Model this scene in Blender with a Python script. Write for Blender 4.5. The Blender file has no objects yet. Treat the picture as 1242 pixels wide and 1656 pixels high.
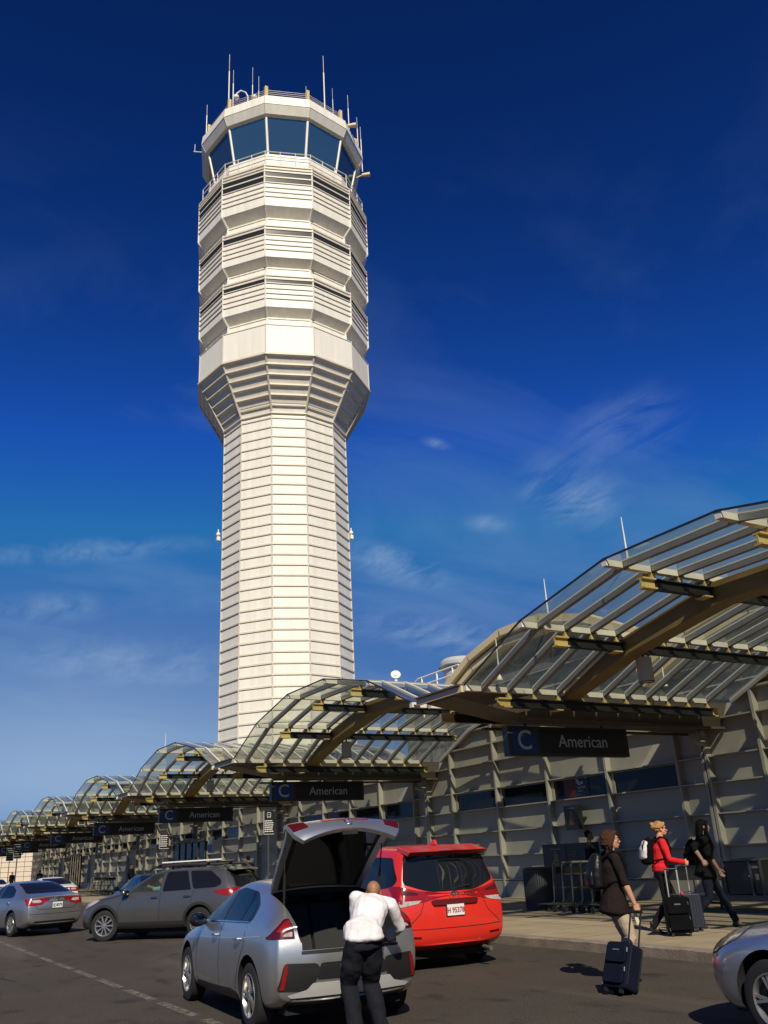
import bpy, bmesh, math, random
from mathutils import Vector, Matrix, Euler, Quaternion
from mathutils.bvhtree import BVHTree
from mathutils import noise as mnoise
R = math.radians
random.seed(7)
scene = bpy.context.scene
COL = scene.collection

# ------------------------------------------------------------------ materials
MATS = {}
def M(name, col, rough=.6, metal=0.0, var=.0, scale=4.0, bump=0.0, bscale=40.0, coat=0.0, spec=.5, stretch=None, col2=None, rvar=0.0):
    if name in MATS: return MATS[name]
    m = bpy.data.materials.new(name); m.use_nodes = True
    nt = m.node_tree; N = nt.nodes; Lk = nt.links
    b = N['Principled BSDF']
    b.inputs['Base Color'].default_value = (*col, 1)
    b.inputs['Roughness'].default_value = rough
    b.inputs['Metallic'].default_value = metal
    b.inputs['Specular IOR Level'].default_value = spec
    if coat:
        b.inputs['Coat Weight'].default_value = coat; b.inputs['Coat Roughness'].default_value = .04
    tc = N.new('ShaderNodeTexCoord'); mp = N.new('ShaderNodeMapping')
    Lk.new(tc.outputs['Object'], mp.inputs[0])
    if stretch: mp.inputs['Scale'].default_value = stretch
    if var or rvar:
        n = N.new('ShaderNodeTexNoise'); n.inputs['Scale'].default_value = scale; n.inputs['Detail'].default_value = 6; n.inputs['Roughness'].default_value = .65
        Lk.new(mp.outputs[0], n.inputs[0])
        if var:
            mx = N.new('ShaderNodeMix'); mx.data_type = 'RGBA'
            c1 = [max(0, c*(1-var)) for c in col]; c2 = col2 or [min(1, c*(1+var)) for c in col]
            mx.inputs[6].default_value = (*c1, 1); mx.inputs[7].default_value = (*c2, 1)
            cr = N.new('ShaderNodeMapRange'); cr.inputs[1].default_value = .3; cr.inputs[2].default_value = .7
            Lk.new(n.outputs[0], cr.inputs[0]); Lk.new(cr.outputs[0], mx.inputs[0])
            Lk.new(mx.outputs[2], b.inputs['Base Color'])
        if rvar:
            mr = N.new('ShaderNodeMapRange'); mr.inputs[3].default_value = max(0, rough-rvar); mr.inputs[4].default_value = min(1, rough+rvar)
            Lk.new(n.outputs[0], mr.inputs[0]); Lk.new(mr.outputs[0], b.inputs['Roughness'])
    if bump:
        n2 = N.new('ShaderNodeTexNoise'); n2.inputs['Scale'].default_value = bscale; n2.inputs['Detail'].default_value = 4
        Lk.new(mp.outputs[0], n2.inputs[0])
        bp = N.new('ShaderNodeBump'); bp.inputs['Strength'].default_value = bump; bp.inputs['Distance'].default_value = .02
        Lk.new(n2.outputs[0], bp.inputs['Height']); Lk.new(bp.outputs[0], b.inputs['Normal'])
    MATS[name] = m
    return m

def M_glass(name, tint, reflect=.12, rough=.03):
    """thin architectural glass: tinted see-through with a sharp reflection"""
    if name in MATS: return MATS[name]
    m = bpy.data.materials.new(name); m.use_nodes = True
    nt = m.node_tree; N = nt.nodes; Lk = nt.links; N.clear()
    out = N.new('ShaderNodeOutputMaterial'); mix = N.new('ShaderNodeMixShader')
    tr = N.new('ShaderNodeBsdfTransparent'); gl = N.new('ShaderNodeBsdfGlossy'); fr = N.new('ShaderNodeFresnel')
    df = N.new('ShaderNodeBsdfDiffuse'); df.inputs[0].default_value = (.29, .32, .25, 1)
    mix2 = N.new('ShaderNodeMixShader')
    tc = N.new('ShaderNodeTexCoord'); nz = N.new('ShaderNodeTexNoise'); nz.inputs['Scale'].default_value = 1.1; nz.inputs['Detail'].default_value = 7
    mr = N.new('ShaderNodeMapRange'); mr.inputs[1].default_value = .35; mr.inputs[2].default_value = .75; mr.inputs[3].default_value = .14; mr.inputs[4].default_value = .42
    Lk.new(tc.outputs['Object'], nz.inputs[0]); Lk.new(nz.outputs[0], mr.inputs[0])
    Lk.new(mr.outputs[0], mix2.inputs[0])
    tr.inputs[0].default_value = (*tint, 1); gl.inputs[0].default_value = (1, 1, 1, 1); gl.inputs['Roughness'].default_value = rough
    geo = N.new('ShaderNodeNewGeometry'); io = N.new('ShaderNodeMapRange'); io.inputs[3].default_value = 1.5; io.inputs[4].default_value = 1/1.5
    Lk.new(geo.outputs['Backfacing'], io.inputs[0]); Lk.new(io.outputs[0], fr.inputs[0])
    Lk.new(fr.outputs[0], mix.inputs[0]); Lk.new(mix2.outputs[0], mix.inputs[1]); Lk.new(gl.outputs[0], mix.inputs[2])
    Lk.new(tr.outputs[0], mix2.inputs[1]); tl = N.new('ShaderNodeBsdfTranslucent'); tl.inputs[0].default_value = (.34, .38, .30, 1); mx3 = N.new('ShaderNodeMixShader'); mx3.inputs[0].default_value = .6
    Lk.new(df.outputs[0], mx3.inputs[1]); Lk.new(tl.outputs[0], mx3.inputs[2]); Lk.new(mx3.outputs[0], mix2.inputs[2])
    Lk.new(mix.outputs[0], out.inputs[0])
    MATS[name] = m
    return m

# ------------------------------------------------------------------ mesh builder
class MB:
    def __init__(s): s.v = []; s.f = []; s.mi = []; s.cur = 0
    def m(s, i): s.cur = i; return s
    def add(s, vs, fs, mat=None):
        o = len(s.v); s.v += [tuple(x) for x in vs]
        for f in fs: s.f.append([i+o for i in f]); s.mi.append(s.cur if mat is None else mat)
    def box(s, x0, x1, y0, y1, z0, z1, T=None):
        vs = [Vector((x, y, z)) for x in (x0, x1) for y in (y0, y1) for z in (z0, z1)]
        if T: vs = [T @ v for v in vs]
        s.add(vs, [(0,1,3,2),(4,6,7,5),(0,4,5,1),(2,3,7,6),(0,2,6,4),(1,5,7,3)])
    def beam(s, p0, p1, w, h, up=(0,0,1), drop=0.0, w1=None):
        """box from p0 to p1, w wide sideways, h tall along up, top edge lowered by drop"""
        p0 = Vector(p0); p1 = Vector(p1); d = (p1-p0).normalized(); u = Vector(up); side = d.cross(u).normalized(); u = side.cross(d).normalized()
        w1 = w if w1 is None else w1
        vs = []
        for p, ww in ((p0, w), (p1, w1)):
            for a, b in ((-.5, -h-drop), (.5, -h-drop), (.5, -drop), (-.5, -drop)):
                vs.append(p + side*ww*a + u*b)
        s.add(vs, [(0,1,2,3),(7,6,5,4),(0,4,5,1),(1,5,6,2),(2,6,7,3),(3,7,4,0)])
    def cyl(s, p0, p1, r0, r1=None, n=12, cap=True):
        p0 = Vector(p0); p1 = Vector(p1); r1 = r0 if r1 is None else r1
        d = (p1-p0).normalized(); a = d.orthogonal().normalized(); b = d.cross(a)
        vs = []
        for p, r in ((p0, r0), (p1, r1)):
            for i in range(n):
                t = 2*math.pi*i/n; vs.append(p + (a*math.cos(t)+b*math.sin(t))*r)
        fs = [(i, (i+1) % n, n+(i+1) % n, n+i) for i in range(n)]
        if cap: fs += [tuple(range(n-1, -1, -1)), tuple(range(n, 2*n))]
        s.add(vs, fs)
    def tube(s, pts, r, n=8):
        pts = [Vector(p) for p in pts]; k = len(pts)
        rs = r if isinstance(r, (list, tuple)) else [r]*k
        prev = None; vs = []
        for i, p in enumerate(pts):
            d = (pts[min(i+1, k-1)]-pts[max(i-1, 0)]).normalized()
            a = d.orthogonal().normalized() if prev is None else (prev - d*prev.dot(d)).normalized()
            prev = a; b = d.cross(a)
            for j in range(n):
                t = 2*math.pi*j/n; vs.append(p+(a*math.cos(t)+b*math.sin(t))*rs[i])
        fs = [(i*n+j, i*n+(j+1) % n, (i+1)*n+(j+1) % n, (i+1)*n+j) for i in range(k-1) for j in range(n)]
        fs += [tuple(range(n-1, -1, -1)), tuple(range((k-1)*n, k*n))]
        s.add(vs, fs)
    def lathe(s, prof, n=24, axis='z', ang0=0.0, c=(0,0,0)):
        """prof: list of (r, h)"""
        vs = []; k = len(prof)
        for r, h in prof:
            for j in range(n):
                t = ang0+2*math.pi*j/n
                if axis == 'z': vs.append((c[0]+r*math.cos(t), c[1]+r*math.sin(t), c[2]+h))
                else: vs.append((c[0]+r*math.cos(t), c[1]+h, c[2]+r*math.sin(t)))
        fs = [(i*n+j, i*n+(j+1) % n, (i+1)*n+(j+1) % n, (i+1)*n+j) for i in range(k-1) for j in range(n)]
        s.add(vs, fs)
    def prism(s, poly, axis, a0, a1):
        """poly in the two other axes (x,z for axis y; y,z for x; x,y for z)"""
        n = len(poly)
        def P(p, a): return {'y': (p[0], a, p[1]), 'x': (a, p[0], p[1]), 'z': (p[0], p[1], a)}[axis]
        vs = [P(p, a0) for p in poly]+[P(p, a1) for p in poly]
        s.add(vs, [tuple(range(n)), tuple(range(2*n-1, n-1, -1))]+[(i, i+n, (i+1) % n+n, (i+1) % n) for i in range(n)])
    def ball(s, c, r, n=12, m=8, T=None):
        rx = r if isinstance(r, (tuple, list)) else (r, r, r)
        vs = []; c = Vector(c)
        for i in range(m+1):
            a = math.pi*i/m
            for j in range(n):
                t = 2*math.pi*j/n
                p = Vector((rx[0]*math.sin(a)*math.cos(t), rx[1]*math.sin(a)*math.sin(t), rx[2]*math.cos(a)))
                vs.append(c+(T @ p if T else p))
        s.add(vs, [(i*n+j, (i+1)*n+j, (i+1)*n+(j+1) % n, i*n+(j+1) % n) for i in range(m) for j in range(n)])
    def mesh(s, name):
        me = bpy.data.meshes.new(name); me.from_pydata(s.v, [], s.f)
        for p, i in zip(me.polygons, s.mi): p.material_index = i
        bm = bmesh.new(); bm.from_mesh(me); bmesh.ops.remove_doubles(bm, verts=bm.verts, dist=1e-5)
        bmesh.ops.dissolve_degenerate(bm, edges=bm.edges, dist=1e-6)
        bmesh.ops.recalc_face_normals(bm, faces=bm.faces); bm.to_mesh(me); bm.free()
        return me
    def build(s, name, mats, parent=None, smooth=False, bevel=0.0, weld=True):
        me = s.mesh(name)
        return link(name, me, mats, parent, smooth, bevel)

def link(name, me, mats, parent=None, smooth=False, bevel=0.0):
    if not isinstance(mats, (list, tuple)): mats = [mats]
    mi = [p.material_index for p in me.polygons]
    me.materials.clear()
    for m in mats: me.materials.append(m)
    if len(mats) > 1:
        for p, i in zip(me.polygons, mi): p.material_index = i
    o = bpy.data.objects.new(name, me); COL.objects.link(o)
    if parent is not None: o.parent = parent
    if smooth:
        for p in me.polygons: p.use_smooth = True
        if smooth != 'all':
            bm = bmesh.new(); bm.from_mesh(me)
            for e in bm.edges:
                if len(e.link_faces) == 2 and e.calc_face_angle(0) > R(smooth if smooth is not True else 40): e.smooth = False
            bm.to_mesh(me); bm.free()
    if bevel:
        md = o.modifiers.new('bevel', 'BEVEL'); md.width = bevel; md.segments = 2; md.limit_method = 'ANGLE'
    return o

def tag(o, label, cat, group=None, kind=None):
    if label: o['label'] = label
    if cat: o['category'] = cat
    if group: o['group'] = group
    if kind: o['kind'] = kind
    return o
def thing(name, label, cat, loc=(0,0,0), rz=0.0, group=None):
    o = bpy.data.objects.new(name, None); COL.objects.link(o); o.empty_display_size = .2
    o.location = loc; o.rotation_euler = (0, 0, rz)
    return tag(o, label, cat, group)
def copy_tree(o, parent=None):
    c = o.copy(); COL.objects.link(c)
    if parent is not None: c.parent = parent
    for ch in list(o.children): copy_tree(ch, c)
    return c
def evaluated(o, name):
    dg = bpy.context.evaluated_depsgraph_get(); dg.update()
    me = bpy.data.meshes.new_from_object(o.evaluated_get(dg)); me.name = name
    return me
def drop(o):
    me = o.data; bpy.data.objects.remove(o)
    if me and me.users == 0 and isinstance(me, bpy.types.Mesh): bpy.data.meshes.remove(me)

def text_mesh(txt, size, depth=.004, align='CENTER', bold=0.0, res=3, xscale=1.0):
    """flat lettering in the XZ plane, facing -Y, centred on the origin"""
    cu = bpy.data.curves.new('lettering', 'FONT'); cu.body = txt; cu.size = size; cu.extrude = depth; cu.align_x = align; cu.align_y = 'CENTER'
    cu.offset = bold; cu.resolution_u = res
    o = bpy.data.objects.new('lettering', cu); COL.objects.link(o)
    me = evaluated(o, 'lettering'); bpy.data.objects.remove(o); bpy.data.curves.remove(cu)
    me.transform(Matrix.Diagonal((xscale, 1, 1, 1)))
    me.transform(Matrix.Rotation(R(90), 4, 'X'))
    return me
def text(txt, size, mat, parent, loc, rz=0.0, rx=0.0, name='lettering', **k):
    o = link(name, text_mesh(txt, size, **k), mat, parent)
    o.location = loc; o.rotation_euler = (rx, 0, rz)
    return o

def round_poly(pts, r=.05, seg=4):
    out = []; n = len(pts)
    for i, p in enumerate(pts):
        p = Vector(p); a = Vector(pts[i-1]); b = Vector(pts[(i+1) % n])
        rr = r[i] if isinstance(r, (list, tuple)) else r
        da = (a-p); db = (b-p); t = min(rr, da.length*.45, db.length*.45)
        if t < 1e-4: out.append(tuple(p)); continue
        p0 = p+da.normalized()*t; p1 = p+db.normalized()*t
        for k in range(seg+1):
            u = k/seg; q = p0*(1-u)**2 + p*2*u*(1-u) + p1*u*u; out.append(tuple(q))
    return out

# ------------------------------------------------------------------ common materials
def make_asphalt():
    m = M('asphalt', (.046,.035,.024), .9, var=.22, scale=.55, bump=.6, bscale=70, rvar=.05)
    nt = m.node_tree; N = nt.nodes; Lk = nt.links; bs = N['Principled BSDF']
    src = bs.inputs['Base Color'].links[0].from_socket
    tc = N.new('ShaderNodeTexCoord')
    def layer(src, scale, lo, hi, col, amt, detail=3, stretch=(1,1,1)):
        mp = N.new('ShaderNodeMapping'); mp.inputs['Scale'].default_value = stretch; Lk.new(tc.outputs['Object'], mp.inputs[0])
        n = N.new('ShaderNodeTexNoise'); n.inputs['Scale'].default_value = scale; n.inputs['Detail'].default_value = detail; Lk.new(mp.outputs[0], n.inputs[0])
        r = N.new('ShaderNodeMapRange'); r.inputs[1].default_value = lo; r.inputs[2].default_value = hi; r.inputs[3].default_value = 0; r.inputs[4].default_value = amt; Lk.new(n.outputs[0], r.inputs[0])
        x = N.new('ShaderNodeMix'); x.data_type = 'RGBA'; Lk.new(r.outputs[0], x.inputs[0]); Lk.new(src, x.inputs[6]); x.inputs[7].default_value = (*col, 1); return x.outputs[2]
    s = layer(src, 42, .52, .72, (.13,.105,.078), .75, 2)              # light aggregate
    s = layer(s, 60, .50, .70, (.018,.015,.012), .6, 2)                # dark grains
    s = layer(s, 1.3, .56, .70, (.018,.014,.011), .9, 5, (1,1.6,1))   # oil and damp stains
    s = layer(s, .35, .55, .62, (.095,.076,.056), .6, 6, (.25,1.4,1)) # worn wheel tracks
    Lk.new(s, bs.inputs['Base Color']); return m
asphalt = make_asphalt()
concrete = M('concrete', (.31,.245,.155), .9, var=.16, scale=1.3, bump=.25, bscale=30)
kerb_m = M('kerb_concrete', (.20,.16,.125), .9, var=.3, scale=3, bump=.4, bscale=25)
cream = M('cream_panel', (.37,.345,.29), .55, var=.07, scale=.9, rvar=.08)
white_panel = M('tower_panel', (.80,.755,.655), .5, var=.085, scale=1.6, stretch=(1.5,1.5,.10), rvar=.08)
rib_m = M('tower_rib', (.66,.60,.49), .5, var=.06, scale=2)
seam_m = M('tower_seam', (.60,.54,.46), .6)
grey_alu = M('grey_aluminium', (.30,.285,.26), .42, metal=.35, var=.10, scale=3)
white_alu = M('white_aluminium', (.70,.66,.55), .45, var=.06, scale=3)
gold = M('ochre_steel', (.25,.175,.062), .5, var=.12, scale=2)
yellow = M('yellow_steel', (.62,.47,.16), .5, var=.1, scale=4)
black_metal = M('black_metal', (.018,.018,.018), .45, var=.15, scale=4)
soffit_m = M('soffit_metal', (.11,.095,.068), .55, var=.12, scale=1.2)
roofglass = M_glass('canopy_glass', (.78,.82,.74))
darkglass = M('dark_window', (.010,.011,.012), .06, var=.3, scale=.8, spec=.22)
plastic_black = M('black_plastic', (.013,.013,.014), .45, var=.2, scale=8)
rubber = M('tyre_rubber', (.012,.012,.012), .85, var=.2, scale=10)
alloy = M('alloy_rim', (.55,.54,.52), .28, metal=.85)
chrome = M('chrome', (.75,.75,.74), .12, metal=1.0)
steel = M('steel_tube', (.42,.42,.41), .3, metal=.8)
carglass = M('tinted_car_glass', (.008,.009,.011), .03, spec=.35, coat=.1)
red_lens = M('red_lens', (.24,.006,.008), .22, coat=.25, var=.25, scale=25)
red_dark = M('dark_red_lens', (.07,.004,.005), .2, coat=.3)
clear_lens = M('clear_lens', (.42,.37,.35), .12, coat=.9, var=.3, scale=30)
white_plate = M('plate_white', (.72,.70,.66), .4)
white_letter = M('white_lettering', (.80,.78,.72), .5)
black_letter = M('black_lettering', (.02,.02,.025), .5)
sign_blue = M('sign_blue', (.014,.052,.18), .4)
sign_black = M('sign_black', (.016,.016,.017), .35)
arch_dark = M('wheel_well', (.008,.008,.008), .9)
interior = M('dark_interior', (.009,.009,.0095), .9, var=.3, scale=6)
# ------------------------------------------------------------------ camera
W0, H0 = 1242, 1656
def build_camera():
    Lp = (-250-621.0, 1429-828.0); Zp = (430-621.0, -2700-828.0)
    f = math.sqrt(-(Lp[0]*Zp[0]+Lp[1]*Zp[1]))
    nx = Vector((Lp[0], Lp[1], f)).normalized(); uz = Vector((Zp[0], Zp[1], f)).normalized()
    X = -nx; Y = uz.cross(X); Rm = Matrix((X, Y, uz))           # rows: world axes in camera axes (x right, y down, z forward)
    right = Rm @ Vector((1,0,0)); up = -(Rm @ Vector((0,1,0))); back = -(Rm @ Vector((0,0,1)))
    mw = Matrix((right, up, back)).transposed().to_4x4(); mw.translation = (0, 0, 1.67)
    cam = bpy.data.cameras.new('camera'); co = bpy.data.objects.new('camera', cam); COL.objects.link(co)
    co.matrix_world = mw; cam.sensor_fit = 'HORIZONTAL'; cam.sensor_width = 36; cam.lens = 36*f/W0
    cam.clip_end = 5000; cam.clip_start = .1
    scene.camera = co
build_camera()
# ------------------------------------------------------------------ light
SUN_AZ = R(-23); SUN_EL = R(39)            # direction TOWARDS the sun, azimuth from +X
sd = Vector((math.cos(SUN_AZ)*math.cos(SUN_EL), math.sin(SUN_AZ)*math.cos(SUN_EL), math.sin(SUN_EL)))
sl = bpy.data.lights.new('sun', 'SUN'); sl.energy = 4.2; sl.angle = R(.5); sl.color = (1.0, .90, .74)
so = bpy.data.objects.new('sun', sl); COL.objects.link(so); so.rotation_euler = sd.to_track_quat('Z', 'Y').to_euler()
wd = bpy.data.worlds.new('World'); scene.world = wd; wd.use_nodes = True
def build_sky():
    nt = wd.node_tree; N = nt.nodes; Lk = nt.links; N.clear()
    out = N.new('ShaderNodeOutputWorld'); bg = N.new('ShaderNodeBackground'); bg.inputs[1].default_value = SKY_STRENGTH
    sky = N.new('ShaderNodeTexSky'); sky.sky_type = 'NISHITA'; sky.sun_disc = False
    sky.sun_elevation = SUN_EL; sky.sun_rotation = R(90)-SUN_AZ
    sky.altitude = 300; sky.air_density = 1.0; sky.dust_density = .6; sky.ozone_density = 3.0
    # deep polarised blue: raise contrast of the sky colour
    gm = N.new('ShaderNodeGamma'); gm.inputs[1].default_value = SKY_GAMMA
    tint = N.new('ShaderNodeMix'); tint.data_type = 'RGBA'; tint.blend_type = 'MULTIPLY'; tint.inputs[0].default_value = 1.0
    tint.inputs[7].default_value = SKY_TINT
    pre = N.new('ShaderNodeMix'); pre.data_type = 'RGBA'; pre.blend_type = 'MULTIPLY'; pre.inputs[0].default_value = 1.0
    pre.inputs[7].default_value = (SKY_PRE, SKY_PRE, SKY_PRE, 1)
    Lk.new(sky.outputs[0], pre.inputs[6]); Lk.new(pre.outputs[2], gm.inputs[0]); Lk.new(gm.outputs[0], tint.inputs[6])
    cap = N.new('ShaderNodeMix'); cap.data_type = 'RGBA'; cap.blend_type = 'DARKEN'; cap.inputs[0].default_value = 1.0; cap.inputs[7].default_value = (.9, 2.9, 8.0, 1)
    Lk.new(tint.outputs[2], cap.inputs[6])
    # thin cirrus
    tc = N.new('ShaderNodeTexCoord'); sep = N.new('ShaderNodeSeparateXYZ'); Lk.new(tc.outputs['Generated'], sep.inputs[0])
    zc = N.new('ShaderNodeMath'); zc.operation = 'MAXIMUM'; zc.inputs[1].default_value = .02; Lk.new(sep.outputs[2], zc.inputs[0])
    zd = N.new('ShaderNodeMath'); zd.operation = 'ADD'; zd.inputs[1].default_value = .12; Lk.new(zc.outputs[0], zd.inputs[0])
    dx = N.new('ShaderNodeMath'); dx.operation = 'DIVIDE'; Lk.new(sep.outputs[0], dx.inputs[0]); Lk.new(zd.outputs[0], dx.inputs[1])
    dy = N.new('ShaderNodeMath'); dy.operation = 'DIVIDE'; Lk.new(sep.outputs[1], dy.inputs[0]); Lk.new(zd.outputs[0], dy.inputs[1])
    cb = N.new('ShaderNodeCombineXYZ'); Lk.new(dx.outputs[0], cb.inputs[0]); Lk.new(dy.outputs[0], cb.inputs[1])
    mp = N.new('ShaderNodeMapping'); mp.inputs['Rotation'].default_value = (0, 0, R(24)); mp.inputs['Scale'].default_value = (1.6, .9, 1); mp.inputs['Location'].default_value = CLOUD_LOC
    Lk.new(cb.outputs[0], mp.inputs[0])
    nz = N.new('ShaderNodeTexNoise'); nz.inputs['Scale'].default_value = 1.1; nz.inputs['Detail'].default_value = 9; nz.inputs['Roughness'].default_value = .58; nz.inputs['Distortion'].default_value = .7
    Lk.new(mp.outputs[0], nz.inputs[0])
    mr = N.new('ShaderNodeMapRange'); mr.inputs[1].default_value = .49; mr.inputs[2].default_value = .74; mr.inputs[3].default_value = 0; mr.inputs[4].default_value = 1
    Lk.new(nz.outputs[0], mr.inputs[0])
    # fade clouds out high up
    fd = N.new('ShaderNodeMapRange'); fd.inputs[1].default_value = .72; fd.inputs[2].default_value = .30; fd.inputs[3].default_value = 0.0; fd.inputs[4].default_value = .22
    Lk.new(sep.outputs[2], fd.inputs[0])
    mu = N.new('ShaderNodeMath'); mu.operation = 'MULTIPLY'; Lk.new(mr.outputs[0], mu.inputs[0]); Lk.new(fd.outputs[0], mu.inputs[1])
    hz = N.new('ShaderNodeMapRange'); hz.interpolation_type = 'SMOOTHSTEP'; hz.inputs[1].default_value = .0; hz.inputs[2].default_value = .26; hz.inputs[3].default_value = HAZE_AMT; hz.inputs[4].default_value = 0
    Lk.new(sep.outputs[2], hz.inputs[0])
    hm = N.new('ShaderNodeMix'); hm.data_type = 'RGBA'; Lk.new(hz.outputs[0], hm.inputs[0]); Lk.new(cap.outputs[2], hm.inputs[6]); hm.inputs[7].default_value = HAZE_COL
    mx = N.new('ShaderNodeMix'); mx.data_type = 'RGBA'; Lk.new(mu.outputs[0], mx.inputs[0]); Lk.new(hm.outputs[2], mx.inputs[6])
    mx.inputs[7].default_value = CLOUD_COL
    # patches of cirrus at their own places in the sky
    last = mx.outputs[2]
    def vm(op, a, b_=None, vec=None):
        n_ = N.new('ShaderNodeVectorMath'); n_.operation = op; Lk.new(a, n_.inputs[0])
        if b_ is not None: Lk.new(b_, n_.inputs[1])
        if vec is not None: n_.inputs[1].default_value = vec
        return n_
    nz2 = N.new('ShaderNodeTexNoise'); nz2.inputs['Scale'].default_value = 5.5; nz2.inputs['Detail'].default_value = 10; nz2.inputs['Roughness'].default_value = .62; nz2.inputs['Distortion'].default_value = .45
    mp2 = N.new('ShaderNodeMapping'); mp2.inputs['Rotation'].default_value = (0, 0, R(-38)); mp2.inputs['Scale'].default_value = (.8, 1.9, 1); Lk.new(cb.outputs[0], mp2.inputs[0]); Lk.new(mp2.outputs[0], nz2.inputs[0])
    mr2 = N.new('ShaderNodeMapRange'); mr2.inputs[1].default_value = .38; mr2.inputs[2].default_value = .72; Lk.new(nz2.outputs[0], mr2.inputs[0])
    for c0, ra, rb, amp, noisy in CIRRUS:
        sb = vm('SUBTRACT', cb.outputs[0], vec=(c0[0], c0[1], 0))
        u_ = vm('DOT_PRODUCT', sb.outputs[0], vec=(ra[0], ra[1], 0)); v_ = vm('DOT_PRODUCT', sb.outputs[0], vec=(rb[0], rb[1], 0))
        cc = N.new('ShaderNodeCombineXYZ'); Lk.new(u_.outputs['Value'], cc.inputs[0]); Lk.new(v_.outputs['Value'], cc.inputs[1])
        ln = vm('LENGTH', cc.outputs[0]); g = N.new('ShaderNodeMapRange'); g.interpolation_type = 'SMOOTHSTEP'; g.inputs[1].default_value = 1.15; g.inputs[2].default_value = 0; g.inputs[3].default_value = 0; g.inputs[4].default_value = amp
        Lk.new(ln.outputs['Value'], g.inputs[0]); fac = g.outputs[0]
        if noisy:
            m_ = N.new('ShaderNodeMath'); m_.operation = 'MULTIPLY'; Lk.new(fac, m_.inputs[0]); Lk.new(mr2.outputs[0], m_.inputs[1]); fac = m_.outputs[0]
        k_ = N.new('ShaderNodeMix'); k_.data_type = 'RGBA'; Lk.new(fac, k_.inputs[0]); Lk.new(last, k_.inputs[6]); k_.inputs[7].default_value = CLOUD_COL if noisy else HAZE_COL
        last = k_.outputs[2]
    Lk.new(last, bg.inputs[0]); Lk.new(bg.outputs[0], out.inputs[0])
SKY_STRENGTH = .09; SKY_GAMMA = 1.6; SKY_PRE = .5; SKY_TINT = (.7, .85, 1.15, 1); CLOUD_LOC = (1.3, .4, 0); CLOUD_COL = (4, 5, 6.5, 1); HAZE_AMT = .8; HAZE_COL = (3.2, 5.0, 8.0, 1)
SKY_STRENGTH = .053; SKY_GAMMA = 2.42; SKY_PRE = .585; HAZE_AMT = .32; SKY_TINT = (.50, 1.04, 1.24, 1); CLOUD_COL = (5.5, 8.0, 12, 1); HAZE_COL = (5.4, 8.0, 12.0, 1)
CIRRUS = [
((-1.3692, 1.3325), (3.3148, 5.4283), (-6.0711, -0.0382), 0.75, 1) ,
((-1.8896, 1.1618), (2.0196, 4.3882), (-7.9292, -0.9769), 0.75, 1) ,
((-2.0784, 0.4239), (0.6816, 2.8864), (-11.4052, 5.8946), 0.55, 1) ,
((-2.4927, 0.386), (1.1666, 4.8997), (-6.291, 3.2615), 0.5, 1) ,
((-2.2992, 1.54), (1.5374, 2.6905), (-4.6125, 0.4929), 0.6, 1) ,
((-1.0955, 1.2363), (5.4316, 4.1156), (-2.708, 5.6801), 0.35, 1) ,
((-2.8954, 0.7592), (0.4836, 1.7271), (-3.1793, 0.4239), 0.5, 1) ,
((-1.3237, 0.9286), (8.0559, 21.7873), (-43.6359, 0.7071), 0.5, 1) ,
((-1.581, 1.2469), (6.2819, 10.9282), (-16.2894, 4.1201), 0.5, 1) ,
((-4.6666, 0.9153), (0.1382, 0.5694), (-0.4186, 0.0777), 0.88, 0) ,
((-5.7026, 3.1758), (0.1049, 0.2535), (-1.5769, 1.1331), 0.25, 0) ,
]
sl.energy = 5.0; sl.color = (1.0, .88, .66); sl.energy = 5.0; sl.color = (1.0, .91, .74)
build_sky()
vs_ = scene.view_settings; vs_.view_transform = 'Standard'; vs_.look = 'None'; vs_.gamma = 1; vs_.exposure = 0.0; vs_.use_curve_mapping = False
scene.cycles.max_bounces = 8; scene.cycles.transparent_max_bounces = 24; scene.cycles.caustics_reflective = False; scene.cycles.caustics_refractive = False
scene.cycles.sample_clamp_indirect = 4
scene.cycles.use_denoising = True
# ================================================================== ground
def slab(name, x0, x1, y0, y1, z0, z1, mat):
    b = MB(); b.box(x0, x1, y0, y1, z0, z1); return tag(b.build(name, mat), None, None, kind='structure')
b = MB(); b.add([(-1500,-1500,0),(1500,-1500,0),(1500,1500,0),(-1500,1500,0)], [(0,1,2,3)]); tag(b.build('road', asphalt), None, None, kind='structure')
slab('pavement', -150, 30, 11.07, 19.30, 0, .15, concrete)
# kerb: stones with a worn edge
b = MB(); x = -150.0
rk = random.Random(3)
while x < 30:
    n = 8; xs = [x+2.42*i/n for i in range(n+1)]
    for i in range(n):
        c0 = .012+.012*rk.random(); 
        b.prism([(10.85, 0.0), (11.07, 0.0), (11.07, .154), (10.85+c0+.01, .154), (10.85, .154-c0)], 'x', xs[i], xs[i+1])
    x += 2.43
tag(b.build('kerb', kerb_m), None, None, kind='structure')
# pavement joints
b = MB(); x = -60
while x < 0: b.box(x, x+.012, 11.08, 19.2, .1502, .152); x += 1.52
for y in (13.0, 15.1, 17.2): b.box(-60, 0, y, y+.012, .1502, .1525)
tag(b.build('pavement_joint', M('joint_dark', (.10,.085,.07), .9)), None, None, kind='structure')
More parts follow.
